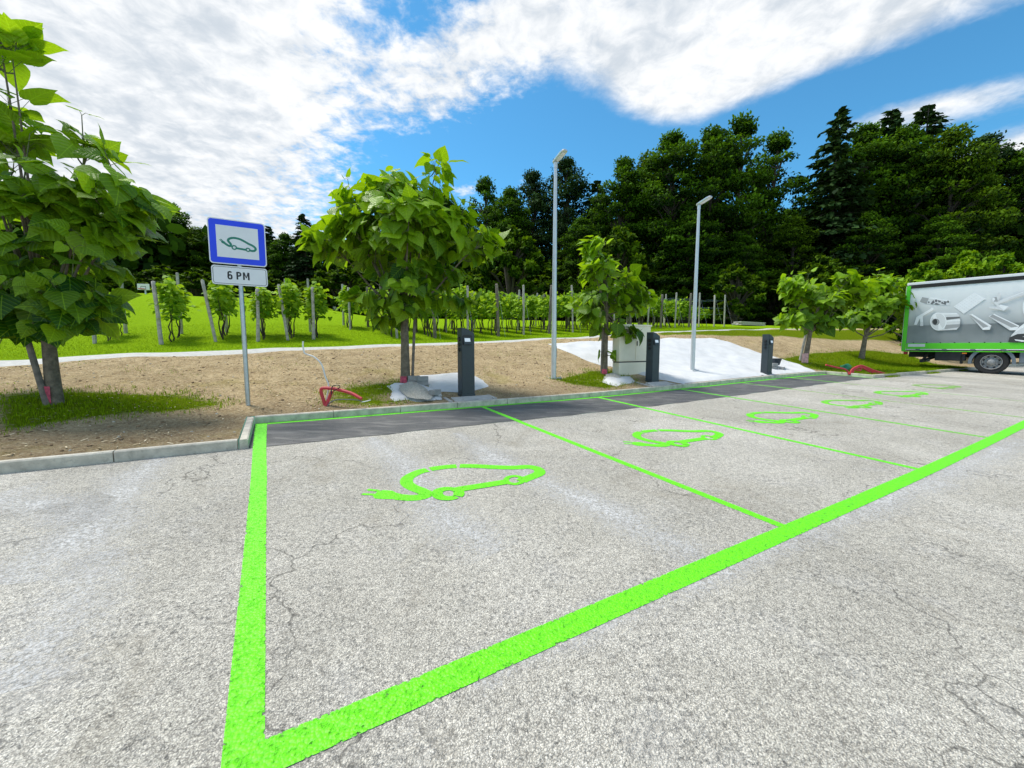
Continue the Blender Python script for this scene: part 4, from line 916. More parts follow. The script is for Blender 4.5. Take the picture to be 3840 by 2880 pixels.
def wheel(cx, yface, nm='wheel'):
    w = MB(); L = []; T = .28
    pr = [(rad * .58, 0.02), (rad * .66, -.0), (rad * .92, .0), (rad * .985, .03), (rad, .06), (rad, T - .06), (rad * .98, T - .02), (rad * .7, T), (rad * .62, T - .02)]
    n = 44; vs = []; fs = []
    for i, (r, d) in enumerate(pr):
        for q in range(n):
            a = 2 * math.pi * q / n; g = .006 * (q % 2) if 3 < i < 6 else 0; vs.append((cx + (r - g) * math.cos(a), yface + d, rad + (r - g) * math.sin(a)))
    for i in range(len(pr) - 1):
        for q in range(n): fs.append((i * n + q, i * n + (q + 1) % n, (i + 1) * n + (q + 1) % n, (i + 1) * n + q))
    w.add(vs, fs); wh = w.build(nm, M_RUBBER, trk, True)
    pr = [(rad * .625, .0), (rad * .625, -.012), (rad * .595, -.014), (rad * .57, .03), (rad * .53, .10), (rad * .44, .11), (rad * .40, .085), (rad * .25, .07), (rad * .23, .02), (rad * .16, .0), (.001, -.004)]
    r_ = MB(); vs = []; fs = []
    for r, d in pr:
        for q in range(n): a = 2 * math.pi * q / n; vs.append((cx + r * math.cos(a), yface + d, rad + r * math.sin(a)))
    for i in range(len(pr) - 1):
        for q in range(n): fs.append((i * n + q, i * n + (q + 1) % n, (i + 1) * n + (q + 1) % n, (i + 1) * n + q))
    r_.add(vs, fs); rm = r_.build('rim', M_ALU, wh, True)
    bo = MB()
    for q in range(8):
        a = 2 * math.pi * (q + .5) / 8; c = (cx + rad * .47 * math.cos(a), yface + .098, rad + rad * .47 * math.sin(a)); MB().tube([c, (c[0], c[1] + .02, c[2])], .034, 10).build('hand_hole', M_DARKM, wh)
    for q in range(10):
        a = 2 * math.pi * q / 10; c = (cx + rad * .32 * math.cos(a), yface + .075, rad + rad * .32 * math.sin(a)); bo.tube([c, (c[0], c[1] - .03, c[2])], .016, 6)
    bo.build('wheel_nuts', M_GREYP, wh)
wheel(0, .02); wheel(0, TB - .32); wheel(4.3, .02); wheel(4.3, TB - .32)
def guard(cx, a0, a1, R):
    n = 16; vs = []; fs = []
    for i in range(n + 1):
        a = math.radians(a0 + (a1 - a0) * i / n)
        for y in (-.0, .42):
            for r in (R, R + .05 + (.05 if y == 0 else 0)): vs.append((cx + r * math.cos(a), y, rad + r * math.sin(a)))
    for i in range(n):
        k = i * 4
        for p_, q_ in ((0, 1), (1, 3), (3, 2), (2, 0)): fs.append((k + p_, k + q_, k + 4 + q_, k + 4 + p_))
    fs += [(0, 1, 3, 2), (n * 4, n * 4 + 2, n * 4 + 3, n * 4 + 1)]
    MB().add(vs, fs).build('mudguard', M_GREYP, trk, True)
guard(0, 188, -6, rad + .05); guard(4.3, 200, -20, rad + .05)
MB().box((.92, .28, .66), (.50, .5, .44), bev=.03).build('side_locker', M_GREYP, trk)
MB().box((1.95, .30, .70), (1.2, .55, .52), bev=.05).build('fuel_tank', M_ALU, trk)
for x in (1.5, 2.4): MB().box((x, .30, .70), (.05, .58, .55), bev=.01).build('tank_strap', M_DARKM, trk)
# cab, beyond the right edge of the photograph
cab = MB(); prof = [(3.45, .55), (5.55, .45), (5.6, 1.5), (5.35, 2.75), (4.9, 2.95), (3.5, 2.95)]
cab.prism(prof, -.0, -(TB), lambda a, b, d: Vector((a, -d, b))); cb = cab.build('cab', M_TRUCKW, trk)
bm = bmesh.new(); bm.from_mesh(cb.data); bmesh.ops.bevel(bm, geom=list(bm.edges), offset=.05, segments=3, affect='EDGES'); bm.to_mesh(cb.data); bm.free()
MB().prism([(4.35, 1.65), (5.35, 1.6), (5.2, 2.45), (4.35, 2.5)], .003, .006, S3).build('side_window', M_GLASS, trk)
MB().add([(5.595, .2, 1.6), (5.595, TB - .2, 1.6), (5.37, TB - .2, 2.7), (5.37, .2, 2.7)], [(0, 1, 2, 3)]).build('windscreen', M_GLASS, trk)
# ------------------------------------------------------------------ leafy things
class LeafB:
    """collects leaf templates placed by origin / axis / normal / size, all in numpy"""
    def __init__(s, tv, tf, tuv=None): s.tv = np.array(tv, float); s.tf = [tuple(f) for f in tf]; s.tuv = tuv; s.I = []
    def put(s, o, ax, nm, size, tint, curl=1.0): s.I.append((tuple(o), tuple(ax), tuple(nm), size, tint, curl))
    def build(s, name, mat, parent=None, smooth=True):
        n = len(s.I); O = np.array([i[0] for i in s.I]); A = np.array([i[1] for i in s.I], float); N = np.array([i[2] for i in s.I], float)
        S = np.array([i[3] for i in s.I]); T = np.array([i[4] for i in s.I]); K = np.array([i[5] for i in s.I])
        A /= np.linalg.norm(A, axis=1, keepdims=True) + 1e-9; X = np.cross(A, N); X /= np.linalg.norm(X, axis=1, keepdims=True) + 1e-9; Z = np.cross(X, A)
        t = s.tv; V = O[:, None] + S[:, None, None] * (t[None, :, 0, None] * X[:, None] + t[None, :, 1, None] * A[:, None] + (t[None, :, 2] * K[:, None])[:, :, None] * Z[:, None])
        m = len(t); vs = V.reshape(-1, 3)
        loops = np.array([i for f in s.tf for i in f]); lens = [len(f) for f in s.tf]; nl = len(loops)
        me = bpy.data.meshes.new(name); me.vertices.add(n * m); me.vertices.foreach_set('co', vs.astype(np.float32).ravel())
        L = (loops[None] + (np.arange(n) * m)[:, None]).ravel(); me.loops.add(len(L)); me.loops.foreach_set('vertex_index', L.astype(np.int32))
        st0 = np.concatenate([[0], np.cumsum(lens)[:-1]]); ST = (st0[None] + (np.arange(n) * nl)[:, None]).ravel()
        me.polygons.add(n * len(lens)); me.polygons.foreach_set('loop_start', ST.astype(np.int32))
        try: me.polygons.foreach_set('loop_total', np.tile(lens, n).astype(np.int32))
        except Exception: pass
        if s.tuv is not None:
            uv = np.array(s.tuv)[loops]; l = me.uv_layers.new(name='uv'); l.data.foreach_set('uv', np.tile(uv, (n, 1)).astype(np.float32).ravel())
        a = me.attributes.new('tint', 'FLOAT', 'FACE'); a.data.foreach_set('value', np.repeat(T, len(lens)).astype(np.float32))
        if smooth: me.polygons.foreach_set('use_smooth', np.ones(n * len(lens), bool))
        me.materials.append(mat); me.update(calc_edges=True); me.validate()
        o = bpy.data.objects.new(name, me); C.objects.link(o)
        if parent is not None: o.parent = parent
        return o
# heart-shaped, shallowly lobed leaf; x across, y from stalk to tip, folded along the midrib and drooping
def heart():
    half = [(.10, -.08), (.28, -.10), (.44, .02), (.53, .20), (.49, .36), (.41, .50), (.28, .70), (.11, .90)]
    mid = [(0, 0.0), (0, .06), (0, .16), (0, .28), (0, .42), (0, .56), (0, .74), (0, .93)]
    z = lambda x, y: .14 * abs(x) - .24 * x * x - .30 * max(y - .25, 0) ** 2 + .035 * math.sin(9 * y + 3 * x) * abs(x) * 2
    vs = [(x, y, z(x, y)) for x, y in mid] + [(0, 1.08, z(0, 1.08))]
    R = len(vs); vs += [(x, y, z(x, y)) for x, y in half]; M_ = len(vs)
    q = [(x * .52, (y + mid[i][1]) / 2, z(x * .52, (y + mid[i][1]) / 2) + .012) for i, (x, y) in enumerate(half)]; vs += q
    L = len(vs); vs += [(-x, y, z(x, y) + .02 * math.sin(7 * y)) for x, y in half]; LQ = len(vs); vs += [(-x, y, zz) for x, y, zz in q]
    fs = []
    for o, oq, fl in ((R, M_, 0), (L, LQ, 1)):
        for i in range(7):
            for f in ((i, oq + i, oq + i + 1, i + 1), (oq + i, o + i, o + i + 1, oq + i + 1)): fs.append(f if fl else f[::-1])
        for f in ((7, oq + 7, 8), (oq + 7, o + 7, 8)): fs.append(f if fl else f[::-1])
    return vs, fs, [(x, y) for x, y, _ in vs]
HV, HF, HUV = heart()
VV = [(0, 0, 0), (.38, -.12, .05), (.55, .22, .02), (.36, .42, .06), (.30, .72, -.02), (0, 1.0, -.10), (-.30, .72, -.02), (-.36, .42, .06), (-.55, .22, .02), (-.38, -.12, .05), (0, .4, .0)]
VF = [(10, i, i + 1) for i in range(0, 9)] + [(10, 9, 0)]
QV = [(-.28, 0, 0), (0, -.22, .04), (.28, .05, 0), (.34, .5, .05), (0, 1.0, -.10), (-.34, .45, .05)]
QF = [(0, 1, 2, 3), (0, 3, 4, 5)]
QF = [(0, 1, 2), (0, 2, 3, 5), (5, 3, 4)]
def rdir(rn):
    z = rn.uniform(-1, 1); a = rn.uniform(0, 2 * math.pi); s = math.sqrt(1 - z * z); return Vector((s * math.cos(a), s * math.sin(a), z))

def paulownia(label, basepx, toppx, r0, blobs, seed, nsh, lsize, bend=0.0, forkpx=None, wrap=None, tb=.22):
    """young broad-leaved tree: trunk, limbs, leafy shoots filling the given lobes (px,py,rx m,rz m,dz m)"""
    rn = random.Random(seed); b = Vector(march(*basepx)); z = depth(b)
    t = thing('young_tree', label, 'tree', b, group='young broad-leaved trees along the verge')
    top = at(toppx[0], toppx[1], z) - b
    tr = MB(); pts = [Vector((0, 0, -.2)), Vector((0, 0, .02)), top * .33 + Vector((bend * .5, 0, 0)), top * .68 + Vector((bend, 0, 0)), top]
    tr.tube(pts, [r0 * 1.45, r0 * 1.15, r0 * .98, r0 * .88, r0 * .8], 14)
    B = []
    for (px, py, rx, rz, dz) in blobs: B.append((at(px, py, z + dz) - b, rx * .86, rz * .9))
    print('tree', z, ub(b.x, b.y), r0)
    wsum = [rx * rx * rz for _, rx, rz in B]
    lb = LeafB(HV, HF, HUV); sh = MB(); limbs = []
    cen = sum((c * w for (c, _, _), w in zip(B, wsum)), Vector()) / sum(wsum)
    # limbs: one or two to each lobe
    for c, rx, rz in B:
        for q in range(2 if rx > .45 else 1):
            e = c + Vector((rn.uniform(-.4, .4) * rx, rn.uniform(-.4, .4) * rx, rn.uniform(-.1, .5) * rz))
            st = top * rn.uniform(.86, 1.0); m1 = st + (e - st) * .4 + Vector((0, 0, -.06 * (e - st).length)); m2 = st + (e - st) * .75 + Vector((0, 0, .02))
            tr.tube([st, m1, m2, e], [r0 * .30, r0 * .22, r0 * .15, r0 * .07], 7); limbs.append([st, m1, m2, e])
    lead = cen + Vector((0, 0, B[0][2] * .5)); tr.tube([top * .97, top + (lead - top) * .5, lead], [r0 * .7, r0 * .45, r0 * .2], 9); limbs.append([top, top + (lead - top) * .5, lead])
    lp = [p for L in limbs for p in L[1:]]
    lp = [a + (c - a) * q for L in limbs for a, c in zip(L[:-1], L[1:]) for q in (.33, .66, 1)]
    for k in range(nsh):
        c, rx, rz = rn.choices(B, weights=[w ** .75 for w in wsum])[0]
        d = rdir(rn); rr = rn.uniform(.45, 1.0) ** .6
        tip = c + Vector((d.x * rx, d.y * rx, d.z * rz)) * rr
        near = sorted(lp, key=lambda p: (p - tip).length + .35 * max(0, p.z - tip.z))[:3]; st = rn.choice(near[:2])
        v = tip - st
        if v.length > .9: st = tip - v.normalized() * .9
        md = st + (tip - st) * .5 + Vector((0, 0, -.08 * v.length))
        # last third turns up
        tip2 = tip + Vector((0, 0, rn.uniform(.0, .10) + (rn.uniform(.15, .38) if rn.random() < .16 and d.z > .1 else 0)))
        sh.tube([st, md, tip2], [.011, .009, .005], 4, cap=False)
        nn = rn.randint(3, 5); ph = rn.uniform(0, math.pi)
        surf = min(1.0, (tip - cen).length / 1.4)
        for i in range(nn):
            f = .30 + .70 * i / (nn - 1); p = st.lerp(md, f * 2) if f < .5 else md.lerp(tip2, f * 2 - 1)
            axis = (tip2 - md).normalized()
            for s in (0, 1):
                if rn.random() < .12: continue
                a = ph + i * math.pi / 2 + s * math.pi + rn.uniform(-.3, .3)
                side = Vector((math.cos(a), math.sin(a), 0)); out = (p - cen); out.z *= .3
                out = out.normalized() if out.length > .05 else side
                dr = (side * .8 + out * .55 + Vector((0, 0, .15))).normalized()
                young = i / (nn - 1); sz = lsize * rn.uniform(.5, 1.2) * (1 - .35 * young)
                pl = sz * rn.uniform(.4, .9); pe = p + dr * pl + Vector((0, 0, .05 * (1 - young)))
                sh.tube([p, p + dr * pl * .5 + Vector((0, 0, .03)), pe], [.004, .0035, .003], 3, cap=False)
                ax = (dr * rn.uniform(.3, .8) + Vector((0, 0, rn.uniform(-1.1, .05) + .4 * young))).normalized()
                nm = (out * .85 + dr * .4 + Vector((0, 0, .65)) + rdir(rn) * .5).normalized()
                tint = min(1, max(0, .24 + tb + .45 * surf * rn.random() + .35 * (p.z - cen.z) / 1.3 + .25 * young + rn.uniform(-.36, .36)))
                lb.put(pe, ax, nm, sz, tint, rn.uniform(.5, 1.5))
    tr.build('trunk', M_BARK, t, True); sh.build('shoots', M_SHOOT, t, True)
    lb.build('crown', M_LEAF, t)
    if wrap:
        (px0, py0), (px1, py1), m = wrap; h0 = hfor(b, py0) if False else 0.02; h1 = hfor(b, py0)
        w = MB(); 
        for q in range(11):
            a = math.radians(150 + q * 15); w.v += [(r0 * 1.30 * math.cos(a), r0 * 1.30 * math.sin(a), .01), (r0 * 1.17 * math.cos(a), r0 * 1.17 * math.sin(a), max(.14, h1))]
        w.f += [(2 * q, 2 * q + 2, 2 * q + 3, 2 * q + 1) for q in range(10)]; w.m += [0] * 10; w.build('trunk_wrap', m, t, True)
    return t
def stake(p0, p1, r, label, mat=None, dz=0.0):
    b = Vector(march(*p0)); z = depth(b); e = at(p1[0], p1[1], z + dz) - b
    mb = MB(); d = e.normalized(); mb.tube([-d * .25, e * .5, e], [r * 1.02, r, r * .97], 9); o = mb.build('wooden_stake', mat or M_POSTD, None, True); o.location = b; tag(o, label, 'stake', 'stakes tied to the young trees')
paulownia('large young tree with shade-tinted leaves at the left edge, pink mesh on its trunk', (206, 1512), (172, 1180), .080,
          [(90, 900, .95, .75, .1), (330, 800, .62, .55, -.1), (420, 770, .48, .45, .0), (0, 540, .6, .6, .1), (230, 1080, .65, .35, -.2), (200, 1190, .5, .26, -.3), (20, 1130, .5, .35, -.3), (-120, 1000, .8, .7, .2), (30, 250, .28, .45, 0), (430, 940, .36, .38, .1), (110, 720, .5, .45, -.3), (20, 80, .26, .42, 0), (330, 600, .3, .35, .1), (400, 1120, .30, .24, 0), (-60, 1150, .45, .3, -.1)], 11, 175, .32, wrap=((169, 1447), (202, 1508), M_WRAP), tb=.02)  # low offset: this tree's shade is put into its leaf colour
stake((176, 1520), (85, 1215), .035, 'grey wooden stake leaning against the large left tree')
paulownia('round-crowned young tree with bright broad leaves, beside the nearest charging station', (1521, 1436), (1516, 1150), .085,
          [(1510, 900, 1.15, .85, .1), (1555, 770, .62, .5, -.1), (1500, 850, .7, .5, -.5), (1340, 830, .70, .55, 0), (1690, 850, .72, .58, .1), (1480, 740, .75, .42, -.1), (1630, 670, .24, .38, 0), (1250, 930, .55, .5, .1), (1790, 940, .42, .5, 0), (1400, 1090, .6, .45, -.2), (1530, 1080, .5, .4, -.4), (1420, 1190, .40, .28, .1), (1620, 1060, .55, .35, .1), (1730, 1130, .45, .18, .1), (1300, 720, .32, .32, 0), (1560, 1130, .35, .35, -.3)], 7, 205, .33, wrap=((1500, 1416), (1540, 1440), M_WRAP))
stake((1546, 1436), (1560, 1060), .028, 'thin stake standing close behind the round-crowned tree trunk', dz=.1)
paulownia('small thin-crowned young tree in front of the pale cabinet', (2268, 1404), (2275, 1150), .062,
          [(2250, 1130, .78, .38, 0), (2240, 1010, .52, .42, 0), (2230, 940, .28, .32, 0), (2390, 1130, .42, .42, 0), (2340, 1060, .4, .4, .1), (2215, 1210, .34, .26, 0), (2310, 1230, .28, .22, .1), (2275, 1318, .12, .14, 0), (2360, 1250, .22, .18, 0)], 23, 95, .30, wrap=((2260, 1390), (2275, 1402), M_WRAP))
stake((2256, 1402), (2262, 1230), .035, 'grey wooden stake beside the thin trunk of the small tree')
paulownia('leaning young tree with yellow-green leaves and a pink-white wrapped foot', (3018, 1361), (3040, 1235), .085,
          [(3090, 1120, .95, .40, 0), (2990, 1090, .55, .40, 0), (3210, 1110, .6, .36, .1), (2975, 1200, .42, .30, 0), (3080, 1205, .55, .25, 0), (2960, 1060, .35, .30, 0), (3160, 1060, .5, .28, 0)], 31, 135, .34, wrap=((3000, 1325), (3020, 1360), M_PINK))
stake((3000, 1352), (3022, 1252), .045, 'grey stake leaning against the pink-white wrapped tree', M_POSTC)
paulownia('young tree with deep green leaves next to the back of the truck', (3231, 1343), (3245, 1262), .10,
          [(3290, 1140, 1.0, .42, 0), (3230, 1190, .75, .36, 0), (3370, 1150, .72, .42, 0), (3290, 1070, .55, .28, 0), (3420, 1200, .38, .28, 0), (3170, 1210, .45, .25, 0), (3390, 1080, .45, .25, 0)], 41, 150, .35)

# --- grass blades
def blades(name, label, regions, seed):
    """regions: (u, b, hmin, hmax, brightness)"""
    rn = np.random.default_rng(seed); O = []; Hh = []; TM = []
    for U_, B_, h0, h1, tm in regions:
        TM.append(np.full(len(U_), tm))
        X, Y = xy(U_, B_); Z = ground(X, Y); O.append(np.stack([X, Y, Z - .004], 1)); Hh.append(rn.uniform(h0, h1, len(U_)))
    O = np.concatenate(O); H_ = np.concatenate(Hh); n = len(O); a = rn.uniform(0, 2 * np.pi, n); lean = rn.uniform(.1, .8, n) * H_
    d = np.stack([np.cos(a), np.sin(a), 0 * a], 1); s = np.stack([-np.sin(a), np.cos(a), 0 * a], 1); w = (.006 + .05 * H_) * rn.uniform(.6, 1.3, n)
    up = np.array([0, 0, 1.0])
    A = O - s * w[:, None] / 2; B = O + s * w[:, None] / 2; m = O + d * (lean * .35)[:, None] + up * (H_ * .6)[:, None]
    Cc = m + s * w[:, None] * .38; Dd = m - s * w[:, None] * .38; E_ = O + d * lean[:, None] + up * (H_ * .98)[:, None]
    vs = np.stack([A, B, Cc, Dd, E_], 1).reshape(-1, 3); me = bpy.data.meshes.new(name)
    me.vertices.add(n * 5); me.vertices.foreach_set('co', vs.astype(np.float32).ravel())
    L = (np.array([0, 1, 2, 3, 3, 2, 4])[None] + (np.arange(n) * 5)[:, None]).ravel(); me.loops.add(len(L)); me.loops.foreach_set('vertex_index', L.astype(np.int32))
    me.polygons.add(n * 2); me.polygons.foreach_set('loop_start', (np.array([0, 4])[None] + (np.arange(n) * 7)[:, None]).ravel().astype(np.int32))
    try: me.polygons.foreach_set('loop_total', np.tile([4, 3], n).astype(np.int32))
    except Exception: pass
    at_ = me.attributes.new('tint', 'FLOAT', 'FACE'); at_.data.foreach_set('value', np.repeat(np.clip(rn.normal(0, .24, n) + np.concatenate(TM), 0, 1), 2).astype(np.float32))
    me.materials.append(M_GRASS); me.update(calc_edges=True)
    o = bpy.data.objects.new(name, me); C.objects.link(o); o['kind'] = 'stuff'; return o
rg = np.random.default_rng(1)
def sample(P, n, soft):
    lo, hi = P.min(0) - soft, P.max(0) + soft; U_ = rg.uniform(lo[0], hi[0], n); B_ = rg.uniform(lo[1], hi[1], n); d = sdist(U_, B_, P)
    k = rg.random(n) < ss((d + soft) / (2 * soft)) * (.35 + .65 * (vnoise(U_ * 3, B_ * 3, 1.7) > -.15)); k &= ~((U_ > -.1) & (U_ < UF + .1) & (B_ < .1)) & (B_ > BS + .1); return U_[k], B_[k]
R = []
for (P, k, w), n, h in zip(TURF, (26000, 15000, 9000, 42000, 9000), ((.02, .065), (.015, .05), (.03, .08), (.03, .08), (.02, .05))):
    a, c = sample(P, n, w); R.append((a, c, *h, .32))
U_ = rg.uniform(-9, 24, 90000); B_ = BP + .5 + rg.uniform(0, 1, 90000) ** 1.6 * 7; k = (rg.random(90000) < .85) & (B_ > BP + np.interp(U_, [-6, 0, 8, 24], [1.05, .75, .55, .32])); R.append((U_[k], B_[k], .02, .055, .5))
U_ = rg.uniform(UF + .3, 30, 5000); B_ = BS + .02 - rg.random(5000) ** 2 * .15; k = vnoise(U_, B_ * 0, 1.9) > .15; R.append((U_[k], np.maximum(B_[k], BS - .14), .03, .09, .3))
U_ = rg.uniform(-7, 18, 16000); B_ = rg.uniform(.3, BP, 16000); k = (vnoise(U_, B_, 1.9) + .5 * vnoise(U_, B_, 5.3) > .55) & (sdist(U_, B_, np.array(bu + kbe + lu)) < 0); R.append((U_[k], B_[k], .015, .04, .35))
blades('grass', 'turf', R, 2)
# pebbles, clods and straw on the bare soil
def bits(name, n, r0, r1, mat, seed, flat=.6, white=False):
    rn = random.Random(seed); mb_v = []; mb_f = []
    ico = bmesh.new(); bmesh.ops.create_icosphere(ico, subdivisions=1, radius=1); iv = [v.co.copy() for v in ico.verts]; ico.verts.index_update(); iff = [tuple(v.index for v in f.verts) for f in ico.faces]; ico.free()
    c = 0
    while c < n:
        u = rn.uniform(-8, 20); b = rn.uniform(BS + .12, BP - .05)
        if 0 <= u <= UF and b < .12: continue
        if turf(np.array([u]), np.array([b]))[0] > .6: continue
        p = gpt(u, b); r = r0 * (r1 / r0) ** (rn.random() ** 2.2); R_ = Matrix.Rotation(rn.uniform(0, 6.28), 3, 'Z'); sx, sy, sz = r * rn.uniform(.7, 1.5), r * rn.uniform(.6, 1.1), r * flat * rn.uniform(.6, 1.2)
        o = len(mb_v)
        for v in iv: q = R_ @ Vector((v.x * sx, v.y * sy, v.z * sz)) * rn.uniform(.85, 1.15); mb_v.append((p.x + q.x, p.y + q.y, p.z + q.z + sz * .3))
        mb_f += [tuple(i + o for i in f) for f in iff]; c += 1
    o = mesh_obj(name, mb_v, mb_f, mat, kind='stuff')
M_CLOD = simple('dry_soil_clod', (.22, .145, .08), .95, var=.3, nscale=30)
M_PEBB = simple('pale_pebble', (.46, .42, .35), .85, var=.25, nscale=2)
bits('soil_clods', 3600, .006, .028, M_CLOD, 3); bits('pebbles', 900, .006, .022, M_PEBB, 4)

# straw and dead stalks lying on the bank
def straw(n, seed):
    rn = np.random.default_rng(seed); U_ = rn.uniform(-7, 20, n); B_ = rn.uniform(BS + .15, BP - .05, n); k = ~((U_ > -.1) & (U_ < UF + .1) & (B_ < .12)) & (sdist(U_, B_, np.array(bu + kbe + lu)) < -.05); U_, B_ = U_[k], B_[k]; n = len(U_)
    a = rn.uniform(0, np.pi, n); L = rn.uniform(.02, .09, n); w = rn.uniform(.003, .007, n); vs = []
    X, Y = xy(U_, B_); Z = ground(X, Y) + rn.uniform(.004, .016, n); d = np.stack([np.cos(a), np.sin(a), rn.uniform(-.15, .15, n)], 1); s = np.stack([-np.sin(a), np.cos(a), 0 * a], 1); O = np.stack([X, Y, Z], 1)
    vs = np.stack([O - d * L[:, None] / 2 - s * w[:, None], O - d * L[:, None] / 2 + s * w[:, None], O + d * L[:, None] / 2 + s * w[:, None], O + d * L[:, None] / 2 - s * w[:, None]], 1).reshape(-1, 3)
    f = np.arange(n * 4).reshape(n, 4); mesh_obj('straw', vs, f, M_STRAW, fattr={'tint': rn.random(n)}, kind='stuff')
M_STRAW, t, b = newmat('dry_straw'); t.l.new(t.ramp(t.attr('tint'), [(0, (.12, .075, .04)), (.35, (.30, .21, .11)), (.7, (.62, .50, .30)), (1, (.78, .68, .48))]), b.inputs['Base Color']); b.inputs['Roughness'].default_value = .9
straw(14000, 8)

# --- vineyard: rows run straight back from the path
def vine_mesh(seed, h, w, nl):
    rn = random.Random(seed); lb = LeafB(VV, VF); st = MB()
    n = rn.randint(2, 3)
    for q in range(n):
        y = (q - (n - 1) / 2) * .32; p = [Vector((0, y, -.05))]
        for i in range(5): p.append(p[-1] + Vector((rn.uniform(-.07, .07), rn.uniform(-.10, .10), .15 + rn.uniform(0, .05))))
        st.tube(p, [.026, .024, .021, .018, .016, .012], 6)
        for s in range(2):
            q0 = p[-2]; e = q0 + Vector((rn.uniform(-.1, .1), rn.uniform(-.5, .5), rn.uniform(.25, .6))); st.tube([q0, q0.lerp(e, .5) + Vector((0, rn.uniform(-.08, .08), 0)), e], [.012, .009, .005], 5)
    for i in range(nl):
        f = rn.random() ** .85; zc_ = .72 + (h - .72) * (1 - (1 - f) ** 1.15) ; ww = w * (.55 + .75 * math.sin(math.pi * min(1, max(0, (zc_ - .35) / (h - .25)))))
        if rn.random() < .05: zc_ = h + rn.uniform(-.05, .22); ww *= .35
        p = Vector((rn.gauss(0, .5) * ww, rn.uniform(-.5, .5), zc_ + rn.uniform(-.06, .06)))
        a = rn.uniform(0, 2 * math.pi); out = Vector((math.copysign(1, p.x) * .8 + math.cos(a) * .8, math.sin(a) * .8, 0))
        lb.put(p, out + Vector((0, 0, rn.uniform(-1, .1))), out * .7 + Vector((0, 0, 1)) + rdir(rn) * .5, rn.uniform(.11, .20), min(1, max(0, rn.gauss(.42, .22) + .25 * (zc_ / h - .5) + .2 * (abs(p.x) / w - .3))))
    return lb, st
VPROTO = []
for sd_, h, w, nl in ((1, 1.7, .28, 215), (2, 1.85, .30, 250), (3, 1.6, .24, 180), (4, 1.75, .33, 270)):
    lb, st = vine_mesh(sd_, h, w, nl); a = lb.build('foliage', M_VINE); s_ = st.build('stems', M_STEM, None, True); VPROTO.append((a.data, s_.data)); bpy.data.objects.remove(a); bpy.data.objects.remove(s_)
def vine(u, b, k, rot, sc, label, group):
    t = thing('grapevine', label, 'vine', gpt(u, b), (0, 0, YAW + rot), group); t.scale = (sc, sc, sc)
    for nm, me in zip(('foliage', 'stems'), VPROTO[k]): o = bpy.data.objects.new(nm, me); C.objects.link(o); o.parent = t
def post_mesh(r, h, mat, seed):
    rn = random.Random(seed); mb = MB(); n = 7; vs = []; fs = []
    for i, z in enumerate((-.2, .3, h * .5, h * .8, h - .015, h)):
        for q in range(n):
            a = 2 * math.pi * q / n; rr = r * (1 + rn.uniform(-.10, .10)) * (.75 if z == h else 1); vs.append((rr * math.cos(a) + rn.uniform(-.004, .004), rr * math.sin(a), z + (rn.uniform(-.012, .012) if z > h - .1 else 0)))
    for i in range(5):
        for q in range(n): fs.append((i * n + q, i * n + (q + 1) % n, (i + 1) * n + (q + 1) % n, (i + 1) * n + q))
    fs.append(tuple(range(5 * n, 6 * n))); o = mb.add(vs, fs).build('vineyard_post', mat, None, True); me = o.data; bpy.data.objects.remove(o); return me
PM = [post_mesh(.042, 1.95, M_POSTC, 1), post_mesh(.046, 1.9, M_POSTC, 2), post_mesh(.055, 1.8, M_POSTD, 3), post_mesh(.06, 1.85, M_POSTD, 4)]
def post(u, b, k, lean, label, group, sc=1.0, lx=0.0):
    o = bpy.data.objects.new('vineyard_post', PM[k]); C.objects.link(o); o.location = gpt(u, b); o.rotation_euler = (lean, lx, YAW + random.Random(int(u * 97 + b * 31)).uniform(-.3, .3)); o.scale = (1, 1, sc); return tag(o, label, 'post', group)
rn = random.Random(77)
G1, G2, G3 = 'pale end posts of the vineyard rows', 'dark posts in the dense vine rows', 'vines in the dense rows beyond the trees'
# rows one can tell apart, between the two big trees: end post foot (v px), post top (v px)
ROWS = [((205, 742), (196, 640), "behind the large left tree's trunk"), ((349, 744), (331, 606), 'between left tree and sign'), ((466, 738), (437, 606), 'just left of the sign'), ((558, 738), (556, 622), 'just right of the sign pole'), ((622, 735), (602, 616), 'second right of the sign pole'), ((678, 733), (675, 619), 'midway between sign and round-crowned tree'), ((757, 712), (752, 622), 'half hidden by the round-crowned tree')]
RU = []
for k, (ft, tp_, where) in enumerate(ROWS):
    p = Vector(march(*V2(*ft))); u, b = ub(p.x, p.y); RU.append((u, b)); z = depth(p); hh = hfor(p, tp_[1] * 1.736)
    e = at(*V2(*tp_), z + .1) - p; o = bpy.data.objects.new('vineyard_post', PM[k % 2]); C.objects.link(o); o.location = p
    o.rotation_euler = e.to_track_quat('Z', 'Y').to_euler(); o.scale = (1, 1, e.length / 1.93); tag(o, 'pale weathered end post of the vine row ' + where, 'post', G1); print('row', k, u, b, e.length)
    nm = ['first', 'second']
    vine(u + .12, b + .55, k % 4, rn.uniform(-.2, .2), e.length / 1.95 * rn.uniform(.95, 1.05), 'leafy vine behind the end post ' + where, 'vines at the ends of the rows')
    vine(u + .10, b + 1.5, (k + 1) % 4, 3.14, e.length / 1.95, 'second vine in the row ' + where, 'vines at the ends of the rows')
    post(u + .05, b + 2.3, (k + 1) % 2, rn.uniform(-.05, .05), 'pale second post in the row ' + where, G1, .95)
